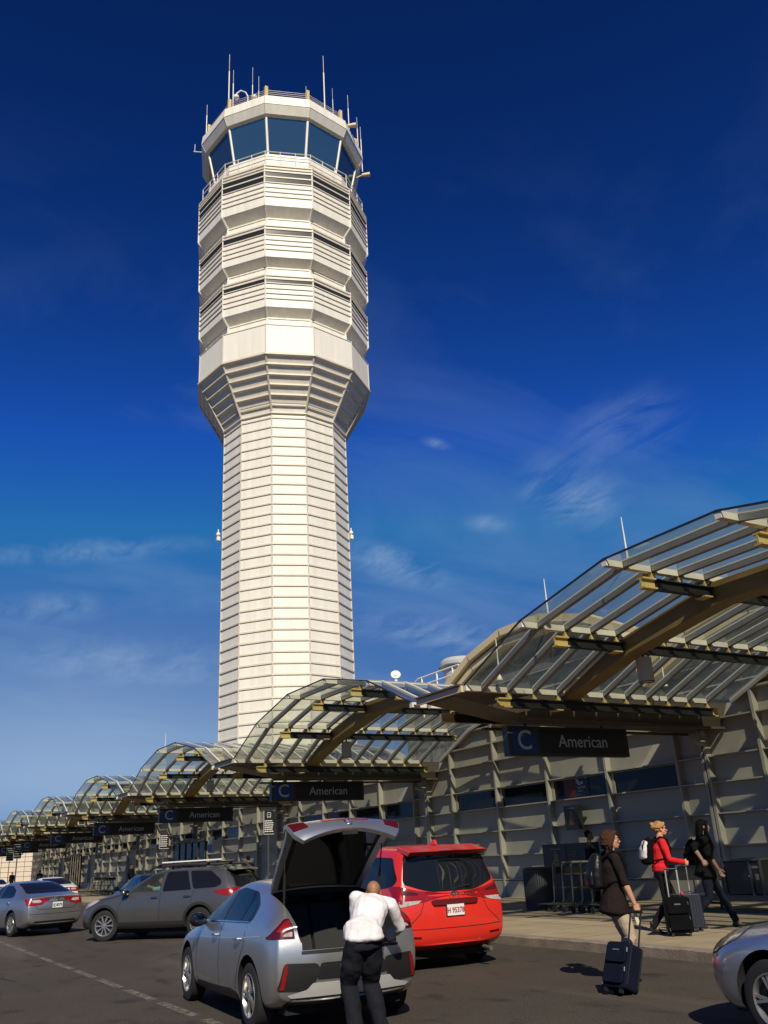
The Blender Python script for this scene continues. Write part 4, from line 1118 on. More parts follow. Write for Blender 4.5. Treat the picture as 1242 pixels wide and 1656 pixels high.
seams(van, cf, [('left', [[(1.3,.3),(1.3,.9),(1.38,1.1)],[(2.4,.3),(2.4,1.65)],[(3.45,.5),(3.45,1.65)],[(2.4,.97),(4.6,1.0)]])],
      [[(-.93,.60),(-.5,.585),(.5,.585),(.93,.60)], [(-.52,.975),(-.60,.80),(-.82,.62)], [(.52,.975),(.60,.80),(.82,.62)], [(.86,1.66),(.90,1.25)], [(-.86,1.66),(-.90,1.25)]])
plate(van, cf, 0.02, .83, 'H 95378')
text('0307', .10, M('sticker_dark', (.035,.006,.007), .6), van, (cf.at('rear', -.28, 1.03).x-.008, -.28, 1.03), R(-90), bold=.002, depth=.001)
emblem(van, cf, 0.0, 1.03, 'rings', sz=.085)
b = MB(); b.prism([(-5.05/2+.13,1.680),(-5.05/2+.60,1.772),(-5.05/2+.60,1.70),(-5.05/2+.24,1.615)], 'y', -.70, .70); b.build('roof_spoiler', red, van, bevel=.012)
cf2 = cf.at('rear', 0, 1.69)
b = MB(); b.box(-5.05/2+.085, -5.05/2+.105, -.20, .20, 1.672, 1.684); b.build('brake_light', red_dark, van)
b = MB(); b.prism(round_poly([(-5.05/2+.55,1.78),(-5.05/2+.78,1.78),(-5.05/2+.60,1.86)], .02), 'y', -.022, .022); b.build('roof_fin', red, van)
b = MB(); h = cf.at('rear', .1, 1.17); b.tube([(h.x-.02,.02,1.12),(h.x-.028,-.30,1.165)], .010, 6); b.build('wiper', plastic_black, van)
b = MB(); b.cyl((-5.05/2+.30, -.55, .27), (-5.05/2+.02, -.55, .25), .03, n=12); b.build('exhaust', steel, van)

# ------------------------------------------------------------------ grey wagon
PO = dict(L=4.82, hw=.92, af=.93, ar=3.68, r=.355, ra=.40, tw=.22, steer=R(14),
  zt=[(0,.76),(.12,.86),(.6,1.0),(1.2,1.10),(1.4,1.15),(1.9,1.42),(2.25,1.56),(2.8,1.615),(3.6,1.61),(4.2,1.58),(4.5,1.54),(4.62,1.50),(4.75,1.45),(4.82,1.38)],
  zs=[(0,.70),(.6,.86),(1.4,1.0),(3.0,1.06),(4.2,1.10),(4.7,1.10),(4.82,1.05)],
  zb=[(0,.30),(.4,.24),(2,.24),(4.2,.27),(4.6,.33),(4.82,.40)],
  w=[(0,.72),(.15,.82),(.5,.895),(1.2,.92),(4.0,.92),(4.4,.90),(4.65,.86),(4.82,.80)],
  wr=[(0,.7),(1.4,.70),(2.2,.625),(3.0,.62),(4.2,.61),(4.82,.60)],
  xr=[(.3,.12),(.5,.0),(.9,.0),(1.05,.05),(1.35,.28),(1.55,.42)], kr=.16)
grey_p = paint('grey_paint', (.15,.143,.138), metal=.7, rough=.3)
clad = M('cladding_black', (.018,.018,.018), .65, var=.15, scale=10)
pk = MB(); pk.prism([(4.82/2-x, z) for x, z in [(1.62,1.10),(2.16,1.46),(2.50,1.50),(2.50,1.10)]], 'y', .1, 1.2)
WH = R(220)
wag, cf = make_car('grey_wagon', 'dark grey estate wagon with roof rack pulling out, driver in pale green at the wheel', PO, grey_p, (-23.83, 7.40), WH, style='ten', pocket=pk)
for sg_ in (-1, 1):
    side = 'left' if sg_ > 0 else 'right'
    if sg_ < 0: cf.patch(round_poly([(1.55,1.07),(2.12,1.47),(2.52,1.53),(2.52,1.09)], .04), side, 'side_window', carglass, wag, off=.006)
    cf.patch(round_poly([(2.60,1.09),(2.60,1.53),(3.18,1.535),(3.42,1.11)], .04), side, 'side_window', carglass, wag, off=.006)
    cf.patch(round_poly([(3.48,1.12),(3.26,1.53),(3.85,1.51),(4.20,1.30),(4.24,1.20),(4.10,1.14)], .06), side, 'quarter_window', carglass, wag, off=.006)
    for xx in (.93, 3.68):
        arc = [(xx+.40*math.cos(a), .375+.40*math.sin(a)) for a in [math.pi*k/18-.1 for k in range(20)]]
        arc2 = [(xx+.465*math.cos(a), .375+.465*math.sin(a)) for a in [math.pi*k/18-.1 for k in range(20)]]
        cf.patch(arc+arc2[::-1], side, 'arch_cladding', clad, wag, off=.010, step=.12)
    cf.patch(round_poly([(1.36,.28),(3.24,.30),(3.22,.43),(1.40,.42)], .02), side, 'sill_cladding', clad, wag, off=.010)
    cf.patch(round_poly([(4.02,1.06),(4.36,1.10),(4.60,1.12),(4.74,1.06),(4.72,.93),(4.50,.93),(4.2,.99)], .03), side, 'taillight', red_lens, wag, off=.008)
    cf.patch(round_poly([(.10,.50),(.10,.30),(.42,.28),(.48,.42)], .03), side, 'bumper_cladding', clad, wag, off=.008)
    cf.patch(round_poly([(.14,.80),(.55,.94),(.72,.95),(.62,.87),(.3,.75)], .03), side, 'headlight', clear_lens, wag, off=.006)
    cf.patch(round_poly([(.20,.79),(.34,.85),(.36,.80),(.26,.755)], .01), side, 'marker_lamp', M('amber_lens', (.45,.08,.02), .2, coat=.6), wag, off=.009)
    for s in (2.40, 3.34): handle(wag, cf, s, .97, sg_, chrome)
    mirror(wag, cf, 1.55, 1.07, sg_, grey_p)
    b = MB(); ys_ = sg_*.56
    b.tube([(4.82/2-2.0,ys_,1.555),(4.82/2-2.12,ys_,1.655),(4.82/2-3.0,ys_,1.69),(4.82/2-4.15,ys_,1.65),(4.82/2-4.3,ys_,1.555)], [.03,.035,.035,.035,.03], 8); b.build('roof_rail', clad, wag, smooth=True)
L_ = [[(1.36,.42),(1.34,.7),(1.50,1.06)], [(2.56,.42),(2.56,1.1)], [(3.44,.8),(3.50,1.1)], [(.75,.93),(1.40,1.05)]]
seams(wag, cf, [('left', L_)])
cf.patch(round_poly([(-.56,1.44),(.56,1.44),(.68,1.15),(.64,1.09),(-.64,1.09),(-.68,1.15)], .05), 'rear', 'rear_window', carglass, wag, off=.006)
cf.patch(round_poly([(-.13,1.475),(.13,1.475),(.13,1.455),(-.13,1.455)], .005), 'rear', 'brake_light', red_lens, wag, off=.012)
for sg_ in (-1, 1): cf.patch([(sg_*p[0], p[1]) for p in round_poly([(.80,1.08),(.50,1.05),(.52,.95),(.80,.93)], .02)], 'rear', 'taillight', red_lens, wag, off=.009)
cf.patch(round_poly([(-.70,.55),(-.70,.42),(.70,.42),(.70,.55)], .03), 'rear', 'bumper_cladding', clad, wag, off=.009)
plate(wag, cf, 0, .86, None)
cf.patch(round_poly([(1.50,-.60),(1.50,.60),(2.12,.52),(2.12,-.52)], .06), 'top', 'windshield', carglass, wag, off=.005)
for x in (2.35, 3.75):
    b = MB(); b.beam((4.82/2-x, -.66, 1.725), (4.82/2-x, .66, 1.725), .07, .03); b.build('cross_bar', black_metal, wag)
b = MB(); b.beam((4.82/2-2.20, .30, 1.775), (4.82/2-3.95, .30, 1.785), .04, .03); b.build('roof_bar', M('white_bar', (.75,.73,.68), .4), wag)
b = MB(); b.prism([(-4.82/2+.28,1.515),(-4.82/2+.60,1.585),(-4.82/2+.60,1.545),(-4.82/2+.36,1.485)], 'y', -.58, .58); b.build('roof_spoiler', grey_p, wag, bevel=.01)
cf.patch(round_poly([(1.55,1.07),(2.12,1.47),(2.52,1.53),(2.52,1.09)], .04), 'left', 'side_window', M_glass('clear_car_glass', (.62,.68,.64)), wag, off=.004)
WAGON = wag
# ------------------------------------------------------------------ sedans
def PS(**k):
    d = dict(L=4.82, hw=.91, af=.96, ar=3.74, r=.325, tw=.21,
      zt=[(0,.70),(.10,.79),(.6,.90),(1.2,.97),(1.45,1.02),(1.95,1.28),(2.3,1.41),(2.7,1.465),(3.2,1.45),(3.6,1.36),(4.0,1.20),(4.25,1.12),(4.55,1.09),(4.74,1.07),(4.82,1.02)],
      zs=[(0,.60),(.6,.76),(1.4,.90),(3.0,.97),(4.0,1.0),(4.6,1.0),(4.82,.96)],
      zb=[(0,.24),(.4,.18),(2,.18),(4.2,.20),(4.6,.26),(4.82,.32)],
      w=[(0,.70),(.15,.80),(.5,.885),(1.2,.91),(4.0,.91),(4.4,.89),(4.65,.86),(4.82,.80)],
      wr=[(0,.7),(1.4,.68),(2.2,.60),(3.0,.59),(3.6,.60),(4.2,.72),(4.82,.72)],
      xr=[(.2,.14),(.45,.0),(.75,.0),(.9,.04),(1.1,.10)], xf=[(.2,.10),(.45,.0),(.65,.02),(.8,.12)], kr=.16)
    d.update(k); return d
def sedan(name, label, mat, loc, heading, style='multi', plate_txt=None, lv=2, group=None, detail=True, P=None):
    P = P or PS()
    t, cf = make_car(name, label, P, mat, loc, heading, style=style, lv=lv, group=group)
    for sg_ in (-1, 1):
        side = 'left' if sg_ > 0 else 'right'
        cf.patch(round_poly([(1.62,1.0),(2.18,1.31),(2.62,1.36),(2.62,1.02)], .04), side, 'side_window', carglass, t, off=.006)
        cf.patch(round_poly([(2.69,1.02),(2.69,1.36),(3.12,1.345),(3.50,1.22),(3.66,1.07),(3.5,1.03)], .05), side, 'side_window', carglass, t, off=.006)
        F = lambda q: [(sg_*p[0], p[1]) for p in q]
        cf.patch(F(round_poly([(.84,.99),(.50,.975),(.40,.90),(.52,.83),(.60,.80),(.84,.82)], .03)), 'rear', 'taillight', red_lens, t, off=.008)
        cf.patch(F(round_poly([(.70,.955),(.50,.955),(.44,.90),(.52,.875),(.70,.885)], .02)), 'rear', 'reversing_lens', clear_lens, t, off=.012)
        cf.patch(round_poly([(4.42,.985),(4.80,1.0),(4.80,.82),(4.62,.83)], .03), side, 'taillight', red_lens, t, off=.008)
        cf.patch(round_poly([(.10,.66),(.20,.74),(.50,.85),(.74,.89),(.62,.79),(.34,.67),(.16,.62)], .03), side, 'headlight', M('headlight_lens', (.20,.17,.12), .10, coat=.9, var=.5, scale=14), t, off=.007)
        for s in (2.45, 3.48): handle(t, cf, s, .90, sg_, mat)
        mirror(t, cf, 1.66, .98, sg_, mat)
        if detail:
            seams(t, cf, [(side, [[(1.44,.25),(1.42,.6),(1.55,.95)], [(2.655,.26),(2.655,1.02)], [(3.35,.66),(3.55,.85),(3.60,1.02)]])])
    cf.patch(round_poly([(-.54,1.40),(.54,1.40),(.66,1.15),(.62,1.125),(-.62,1.125),(-.66,1.15)], .04), 'rear', 'rear_window', carglass, t, off=.006)
    cf.patch(round_poly([(1.50,-.62),(1.50,.62),(2.14,.52),(2.14,-.52)], .06), 'top', 'windshield', carglass, t, off=.005)
    cf.patch(round_poly([(-.38,.905),(-.38,.885),(.38,.885),(.38,.905)], .005), 'rear', 'boot_garnish', chrome, t, off=.012)
    cf.patch(round_poly([(-.66,.31),(-.60,.40),(.60,.40),(.66,.31)], .02), 'rear', 'lower_valance', plastic_black, t, off=.007)
    if detail:
        seams(t, cf, [], [[(-.66,1.04),(-.60,.76),(-.52,.70),(.52,.70),(.60,.76),(.66,1.04)], [(-.80,.58),(.80,.58)]])
        plate(t, cf, 0, .80, plate_txt, tcol=M('plate_navy', (.03,.04,.12), .5)); emblem(t, cf, 0, .955, 'rings', sz=.07)
    return t, cf
silver2 = paint('silver_grey_paint', (.44,.44,.45), metal=.85, rough=.30)
a_ = R(195); h_ = Vector((math.cos(a_), math.sin(a_))); lf = Vector((-h_.y, h_.x))
c_ = Vector((-29.35, 4.3))+h_*(3.74-4.82/2) - lf*.88
cam_, _ = sedan('silver_sedan', 'silver sedan driving off at the far left, showing its tail and number plate', silver2, c_, a_, plate_txt='EJ 8079')
# near silver car, only its nose in the frame
sl3 = paint('silver_blue_paint', (.45,.47,.51), metal=.85, rough=.3)
near, cf = sedan('silver_car', 'silver car entering at the right edge, only its nose and front wheel showing', sl3, (-5.72+(.96-4.82/2)*-1, 7.98), R(180), style='five')
# far white cars and the dark blue one by the kerb
whitep = paint('white_paint', (.72,.71,.68), metal=0, rough=.3)
sedan('white_sedan', 'white sedan seen over the boot of the silver sedan', whitep, (-48.0, 8.6), R(184), detail=False, lv=1)
sedan('white_sedan', 'white sedan farthest back at the left edge', whitep, (-66.0, 8.3), R(180), detail=False, lv=1)
bluep = paint('dark_blue_paint', (.008,.011,.022), metal=.3, rough=.25)
PD = PS(); PD['zt'] = [(x, z*1.10 if z > .9 else z) for x, z in PD['zt']]; PD['zs'] = [(x, z*1.06) for x, z in PD['zs']]
sedan('dark_blue_car', 'dark blue car parked at the kerb behind the grey wagon', bluep, (-33.2, 9.35), R(180), detail=False, lv=1)
# ================================================================== people
def blob(name, prims, voxel, mat, parent, smooth=4, disp=0.0, dscale=.12, sub=0):
    """fuse overlapping tapered tubes and ellipsoids into ONE continuous surface"""
    b = MB()
    for p in prims:
        if p[0] == 't':
            pts, side = p[1], Vector(p[2]) if len(p) > 2 else None
            n = 14; k = len(pts); vs = []
            P = [Vector(q[0]) for q in pts]
            prev = None
            def frame(i):
                d = (P[min(i+1, k-1)]-P[max(i-1, 0)]).normalized()
                a = side if side is not None else (prev if prev is not None else d.orthogonal())
                a = (a-d*a.dot(d)).normalized(); return d, a, d.cross(a)
            rows = []
            for i in range(k):
                d, a, c = frame(i); prev = a; rx, ry = pts[i][1], pts[i][2] if len(pts[i]) > 2 else pts[i][1]
                if i == 0:
                    for t in (.35, .75): rows.append([P[i]-d*min(rx, ry, .055)*math.cos(t*math.pi/2)+(a*math.cos(q)*rx+c*math.sin(q)*ry)*math.sin(t*math.pi/2) for q in [2*math.pi*j/n for j in range(n)]])
                rows.append([P[i]+(a*math.cos(q)*rx+c*math.sin(q)*ry) for q in [2*math.pi*j/n for j in range(n)]])
                if i == k-1:
                    for t in (.75, .35): rows.append([P[i]+d*min(rx, ry, .055)*math.cos(t*math.pi/2)+(a*math.cos(q)*rx+c*math.sin(q)*ry)*math.sin(t*math.pi/2) for q in [2*math.pi*j/n for j in range(n)]])
            for r in rows: vs += r
            m = len(rows)
            fs = [(i*n+j, i*n+(j+1) % n, (i+1)*n+(j+1) % n, (i+1)*n+j) for i in range(m-1) for j in range(n)]
            fs += [tuple(range(n-1, -1, -1)), tuple(range((m-1)*n, m*n))]
            b.add(vs, fs)
        else:
            b.ball(p[1], p[2], 18, 12, p[3] if len(p) > 3 else None)
    me = b.mesh(name)
    o = bpy.data.objects.new('tmp', me); COL.objects.link(o)
    md = o.modifiers.new('r', 'REMESH'); md.mode = 'VOXEL'; md.voxel_size = voxel
    if smooth: sm = o.modifiers.new('s', 'SMOOTH'); sm.factor = .5; sm.iterations = smooth
    if disp:
        tx = bpy.data.textures.get('wrinkle%.3f' % dscale) or bpy.data.textures.new('wrinkle%.3f' % dscale, 'CLOUDS'); tx.noise_scale = dscale; tx.noise_depth = 1
        dm = o.modifiers.new('d', 'DISPLACE'); dm.texture = tx; dm.strength = disp; dm.mid_level = .5; dm.texture_coords = 'LOCAL'
    r = evaluated(o, name); drop(o)
    for p in r.polygons: p.use_smooth = True
    return link(name, r, mat, parent)

def ik(a, c, l1, l2, bend):
    a, c, bend = Vector(a), Vector(c), Vector(bend); d = c-a; L = min(d.length, (l1+l2)*.999); u = d.normalized()
    c = a+u*L; x = (l1*l1-l2*l2+L*L)/(2*L); h = math.sqrt(max(0, l1*l1-x*x)); n = (bend-u*bend.dot(u)).normalized()
    return a+u*x+n*h, c
def hand_prims(w, d, n, curl, ts, k=1.0, spread=.0):
    """wrist, pointing direction, palm normal, curl per joint (deg), thumb side (+1/-1 along d x n)"""
    w, d, n = Vector(w), Vector(d).normalized(), Vector(n).normalized(); n = (n-d*n.dot(d)).normalized(); a = d.cross(n)
    P = [('t', [(w, .027*k, .020*k), (w+d*.04*k, .036*k, .016*k), (w+d*.082*k, .039*k, .013*k)], a)]
    for i, (off, ln) in enumerate(((.030,.066),(.010,.076),(-.010,.071),(-.029,.056))):
        base = w+d*(.085-.004*abs(i-1))*k+a*off*ts*k; dd = (d+a*off*ts*spread*8).normalized(); pts = [(base-dd*.02*k, .0095*k)]
        p = base; ang = 0
        for j, fr in enumerate((.46,.31,.23)):
            ang += R(curl*(1 if j < 2 else .7)+i*2); dv = dd*math.cos(ang)+n*math.sin(ang)
            pts.append((p, (.0098-.0008*j)*k)); p = p+dv*ln*fr*k
        pts.append((p, .0072*k)); P.append(('t', pts))
    tb = w+d*.022*k+a*.026*ts*k; td = (d*.62+a*ts*.62+n*.45).normalized(); t2 = (d*.75+a*ts*.1+n*.65).normalized()
    P.append(('t', [(tb, .015*k), (tb+td*.038*k, .012*k), (tb+td*.038*k+t2*.030*k, .0105*k), (tb+td*.038*k+t2*.052*k, .008*k)]))
    return P
def head_prims(c, f, u, k=1.0):
    c, f, u = Vector(c), Vector(f).normalized(), Vector(u).normalized(); u = (u-f*u.dot(f)).normalized(); l = u.cross(f)
    T = Matrix((f, l, u)).transposed()
    def e(x, y, z, rx, ry, rz): return ('e', c+f*x*k+l*y*k+u*z*k, (rx*k, ry*k, rz*k), T)
    P = [e(-.012,0,.030,.096,.076,.088), e(.022,0,-.020,.070,.062,.085), e(.040,0,-.070,.048,.045,.034), e(.072,0,-.088,.018,.020,.016), e(.030,0,-.045,.058,.056,.05)]
    P.append(('t', [(c+f*.088*k+u*.022*k, .008*k), (c+f*.103*k-u*.004*k, .0105*k), (c+f*.112*k-u*.024*k, .0135*k)]))
    P += [e(.082,0,.034,.014,.048,.012)]
    P += [e(.094,0,-.052,.011,.024,.0062), e(.092,0,-.063,.011,.021,.0068)]
    for s in (-1, 1): P += [e(.060,s*.040,-.012,.022,.022,.020), e(-.004,s*.077,-.004,.020,.009,.031), e(.099,s*.012,-.028,.008,.008,.006)]
    return P, T
def face_bits(t, c, T, k, glasses=None, eye=(.03,.02,.015), lips=(.45,.16,.13)):
    c = Vector(c); b = MB(); W = lambda x, y, z: c+T @ Vector((x, y, z))*k
    if glasses != 'sun':
        for s in (-1, 1):
            b = MB(); b.ball(W(.0835, s*.032, .012), (.0105*k,)*3, 10, 8); o = b.build('eye', M('eye_white', (.65,.62,.58), .2), t, smooth=True)
            b = MB(); b.ball(W(.0915, s*.032, .012), (.0048*k,)*3, 8, 6); b.build('iris', M('iris', eye, .15), o, smooth=True)
    b = MB(); b.ball(W(.1005,0,-.0575), (.0065*k,.021*k,.0085*k), 12, 8, T); b.build('lips', M('lips%d' % int(lips[0]*100), lips, .5), t, smooth=True)
    if glasses:
        b = MB(); r = .021
        for s in (-1, 1):
            if glasses == 'sun': b.ball(W(.098, s*.034, .012), (.008*k,.029*k,.022*k), 14, 8, T)
            b.tube([W(.100, s*.034+.026*math.cos(q), .012+r*math.sin(q)) for q in [2*math.pi*i/16 for i in range(17)]], .0025*k, 6)
            b.tube([W(.098, s*.060, .018), W(.06, s*.076, .018), W(.0, s*.084, .014)], .0028*k, 6)
        b.tube([W(.103,-.010,.018), W(.103,.010,.018)], .003*k, 6)
        b.build('glasses', M('spectacle_black', (.012,.012,.013), .2), t, smooth=True)

def person(label, loc, heading, H=1.70, skin=(.46,.25,.16), pelvis=None, lean=(0,0), feet=((.0,.09),(.0,-.09)), hands=None, look=0.0, nod=0.0, group=None,
           top=None, sleeve=1.0, tunic=0.0, legs=None, shoe=(.02,.018,.016), hair=None, glasses=None, curl=(22, 22), bulk=1.0, heel=(0, 0), voxel=.0065, spine=None, trouser_cut=1.0, palms=None, lips=(.45,.16,.13), ez=0.0, wr=.012, pieces=None):
    """heading: facing direction; local +x forward, +y left. hands: two local wrist targets (left, right)"""
    k = H/1.70
    t = thing('person', label, 'person', loc, heading, group)
    V = Vector; pel = V((pelvis or (0, 0, .93)))*1.0; pel = V((pel.x, pel.y, pel.z*k if not pelvis else pel.z))
    if spine: waist, chest, neck, headc = [V(q) for q in spine]
    else:
        lx, ly = lean
        waist = pel+V((lx*.25, ly*.25, .14*k)); chest = pel+V((lx*.65, ly*.65, .36*k)); neck = pel+V((lx, ly, .505*k)); headc = neck+V((lx*.25+.025, ly*.2, .165*k))
    up = (neck-chest).normalized(); side = V((0,1,0)); side = (side-up*side.dot(up)).normalized(); fw = side.cross(up)
    sh = [neck-up*.045*k+side*s*.170*k*bulk for s in (1,-1)]
    hands = hands or ((.06,.26,.80*k), (.06,-.26,.80*k))
    S = skin_m = M('skin_%d' % int(skin[0]*1000), skin, .55, var=.10, scale=14)
    body, shirt, pants = [], [], []
    bk = bulk
    body.append(('t', [(pel-V((0,0,.05)), .135*bk, .10), (pel+V((0,0,.04)), .135*bk, .10), (waist, .135*bk, .10*bk), (chest, .155*bk, .112*bk), (neck-up*.07*k, .14*bk, .085), (neck-up*.01, .07, .06)], side))
    hf = V((math.cos(look)*math.cos(nod), math.sin(look)*math.cos(nod), math.sin(nod)))
    hu = V((0,0,1)) if abs(nod) < .8 else V((1,0,.2))
    body.append(('t', [(neck-up*.03, .058*k), (neck.lerp(headc, .45), .052*k), (headc-hf*.015-V((0,0,.02)), .05*k)]))
    hp, HT = head_prims(headc, hf, hu, k); body += hp
    jl = []
    for i, s in enumerate((1, -1)):
        bend = (V((-1, s*.45, -.25+ez))) if not (pieces and i == 0) else V((-.2, 0, -1))
        el, wr_ = ik(sh[i], hands[i], .285*k, .255*k, bend); jl.append((el, wr_))
        body.append(('t', [(sh[i], .056*k*bk), (sh[i].lerp(el, .35), .050*k*bk), (el, .040*k), (el.lerp(wr_, .3), .041*k), (wr_, .027*k)]))
        d = (wr_-el).normalized()
        pn = V(palms[i]) if palms else V((0, -s, 0)) if abs(d.y) < .7 else V((0, 0, -1))
        body += hand_prims(wr_, d, pn, curl[i], 1 if (d.cross(pn)).dot(V((1, 0, .2))) > 0 else -1, k)
        cut = sleeve
        shirt.append(('e', sh[i]-side*s*.012, (.066*bk,.066*bk,.066*bk)))
        if cut > .5: e2 = el.lerp(wr_, (cut-.5)*2*.96); shirt.append(('t', [(sh[i], .067*bk), (sh[i].lerp(el, .4), .063*bk), (el, .053*bk), (e2, .046 if cut > .9 else .055)]))
        else: e2 = sh[i].lerp(el, cut*2); shirt.append(('t', [(sh[i], .067*bk), (e2, .060)]))
    for i, s in enumerate((1, -1)):
        hip = pel+V((0, s*.085, -.02)); ank = V((feet[i][0], feet[i][1], .085+heel[i]))
        kn, ank = ik(hip, ank, .435*k, .43*k, V((1, s*.05, 0)))
        body.append(('t', [(hip, .088*bk), (hip.lerp(kn, .5), .074*bk), (kn, .055), (kn.lerp(ank, .35), .054), (ank, .037)]))
        c = trouser_cut
        pants.append(('t', [(hip+V((0,0,.03)), .098*bk), (hip.lerp(kn, .5), .088*bk*c), (kn, .070*c), (kn.lerp(ank, .5), .066*c), (ank+V((0,0,-.02)), .060*c)]))
        b = []; ft = V((ank.x, ank.y, 0)); toe_up = heel[i]*.9
        b.append(('t', [(V((ank.x-.04, ank.y, .035+heel[i])), .038, .034), (V((ank.x+.06, ank.y, .036+heel[i]*.55)), .043, .032), (V((ank.x+.15, ank.y, .028)), .042, .024), (V((ank.x+.19, ank.y, .026)), .030, .020)], V((0,1,0))))
        b.append(('t', [(V((ank.x-.01, ank.y, .05+heel[i])), .046), (V((ank.x-.012, ank.y, .11+heel[i])), .045)]))
        blob('shoe', b, .008, M('shoe_%d' % int(shoe[0]*1000), shoe, .4), t, 2)
        body.append(('t', [(ank, .036), (V((ank.x+.08, ank.y, .045+heel[i]*.5)), .030, .024)]))
    blob('body', body, voxel, S, t, 3)
    pants.append(('t', [(pel-V((0,0,.07)), .165*bk, .125), (pel+V((0,0,.05)), (.166 if not spine else .145)*bk, .128 if not spine else .115)]+([] if spine else [(waist-V((0,0,.04)), .150*bk, .114*bk)]), V((0,1,0))))
    lm = M('trousers_%d_%d' % (int(legs[0]*1000), int(legs[2]*1000)), legs, .9, spec=.12, var=.2, scale=5, bump=.3, bscale=60)
    blob('trousers', pants, .009, lm, t, 2, disp=wr*1.7, dscale=.11)
    tm = M('top_%d_%d' % (int(top[0]*1000), int(top[2]*1000)), top, .9, spec=.15, var=.12, scale=4, bump=.25, bscale=70)
    tl = [(waist+(waist-chest).normalized()*.02, .157*bk, .122*bk), (chest, .175*bk, .132*bk), (neck-up*.075*k, .155*bk, .100), (neck-up*.02, .082, .072)]
    if tunic: 
        tl = [(pel+V((-.01,0,-tunic)), .225*bk, .205), (pel+V((0,0,-tunic*.5)), .215*bk, .185), (pel+V((0,0,.03)), .19*bk, .155)]+tl
    else: tl = [(pel+V((0,0,.02 if spine else .03)), (.192 if spine else .19)*bk, .165 if spine else .150), (pel+V((0,0,.09)), .188*bk, .145)]+tl
    shirt.append(('t', tl, side))
    shirt.append(('t', [(sh[0], .064*bk), (neck-up*.065*k, .078), (sh[1], .064*bk)]))
    blob('top', shirt, .009, tm, t, 2, disp=wr*1.9, dscale=.13)
    face_bits(t, headc, HT, k, glasses, lips=lips)
    if hair:
        col, kind = hair; hp = []
        def e(x, y, z, rx, ry, rz): return ('e', headc+HT @ V((x, y, z))*k, (rx*k, ry*k, rz*k), HT)
        def tb(pts): return ('t', [(headc+HT @ V(q[:3])*k, q[3]*k) for q in pts])
        cap = [e(-.024,0,.048,.098,.086,.086), e(-.055,0,.0,.065,.080,.09)]
        hm = M('hair_%d' % int(col[0]*1000), col, .75, spec=.15, var=.65, scale=30, stretch=(1,1,.25), bump=.8, bscale=90)
        if kind == 'bob':
            hp = cap+[e(-.045,s*.058,-.02,.055,.034,.085) for s in (1,-1)]+[e(-.072,0,-.035,.052,.080,.075), e(.045,0,.088,.05,.066,.030)]
            hp += [tb([(.050,s*.04,.092,.020),(.035,s*.070,.06,.020),(.005,s*.082,.0,.024),(-.014,s*.080,-.055,.024),(-.004,s*.074,-.085,.014)]) for s in (1,-1)]
            rr_ = random.Random(4)
            for q in range(16):
                a = math.pi*.52+math.pi*.96*q/15; hp.append(tb([(.085*math.cos(a)-.02, .088*math.sin(a), .03, .02), (.10*math.cos(a)-.02, .098*math.sin(a), -.05, .020), (.08*math.cos(a)-.02+rr_.uniform(-.01,.01), .08*math.sin(a), -.080+rr_.uniform(-.018,.018), .013)]))
        elif kind == 'updo':
            hp = cap[:1]+[e(-.05,0,.01,.062,.076,.07), e(.04,0,.088,.05,.064,.028)]
            rr_ = random.Random(9)
            for q in range(20):
                a = rr_.uniform(0, 6.28); c0 = V((-.115, 0, .045)); rad = rr_.uniform(.03,.05)
                pts = []
                for w in range(5):
                    an = a+w*.7; pts.append((c0.x+rr_.uniform(-.03,.02), c0.y+rad*math.cos(an), c0.z+rad*math.sin(an)+.01, .016))
                hp.append(tb(pts))
            hp.append(e(-.115,0,.045,.045,.055,.055))
            hp += [tb([(.06,s*.045,.085,.018),(.03,s*.079,.05,.02),(-.03,s*.083,.03,.022),(-.09,s*.05,.03,.02)]) for s in (1,-1)]
        elif kind == 'long':
            hp = cap+[e(.04,0,.088,.05,.066,.028)]+[tb([(.05,s*.04,.09,.022),(.045,s*.076,.04,.022),(.02,s*.086,-.05,.030),(.02,s*.085,-.16,.036),(.04,s*.09,-.28,.034),(.05,s*.09,-.36,.020)]) for s in (1,-1)]
            hp += [tb([(-.06,y,.0,.05),(-.085,y,-.12,.045),(-.10,y,-.26,.035)]) for y in (-.05,0,.05)]
        elif kind == 'short': hp = [e(-.028,0,.045,.092,.083,.078), e(-.05,0,.005,.058,.078,.06)]
        elif kind == 'cap': hp = [e(-.012,0,.055,.105,.088,.075), e(.09,0,.045,.055,.06,.010)]
        blob('hair', hp, .0055, hm, t, 1, disp=.016, dscale=.022)
    return t, dict(neck=neck, chest=chest, waist=waist, pel=pel, headc=headc, side=side, up=up, fw=fw, sh=sh, arms=jl)

# --- man bending into the boot
man, _ = person('man in a white shirt and dark jeans bending into the open boot', (-8.50, 4.61, 0), R(180-8), H=1.74, skin=(.30,.14,.075), pelvis=(-.02, 0.02, .885),
   spine=[(.06,-.04,1.015),(.21,-.15,1.15),(.38,-.25,1.235),(.54,-.32,1.285)], feet=((-.02,.125),(-.02,-.135)), hands=((.78,-.12,.95),(.60,-.50,.85)), nod=-.55, look=-.35,
   top=(.74,.70,.70), sleeve=1.0, legs=(.012,.013,.018), curl=(35,35), bulk=1.06, trouser_cut=1.25, glasses='clear', palms=((0,0,-1),(0,0,-1)), wr=.016, ez=.3, pieces=1)
b = MB()
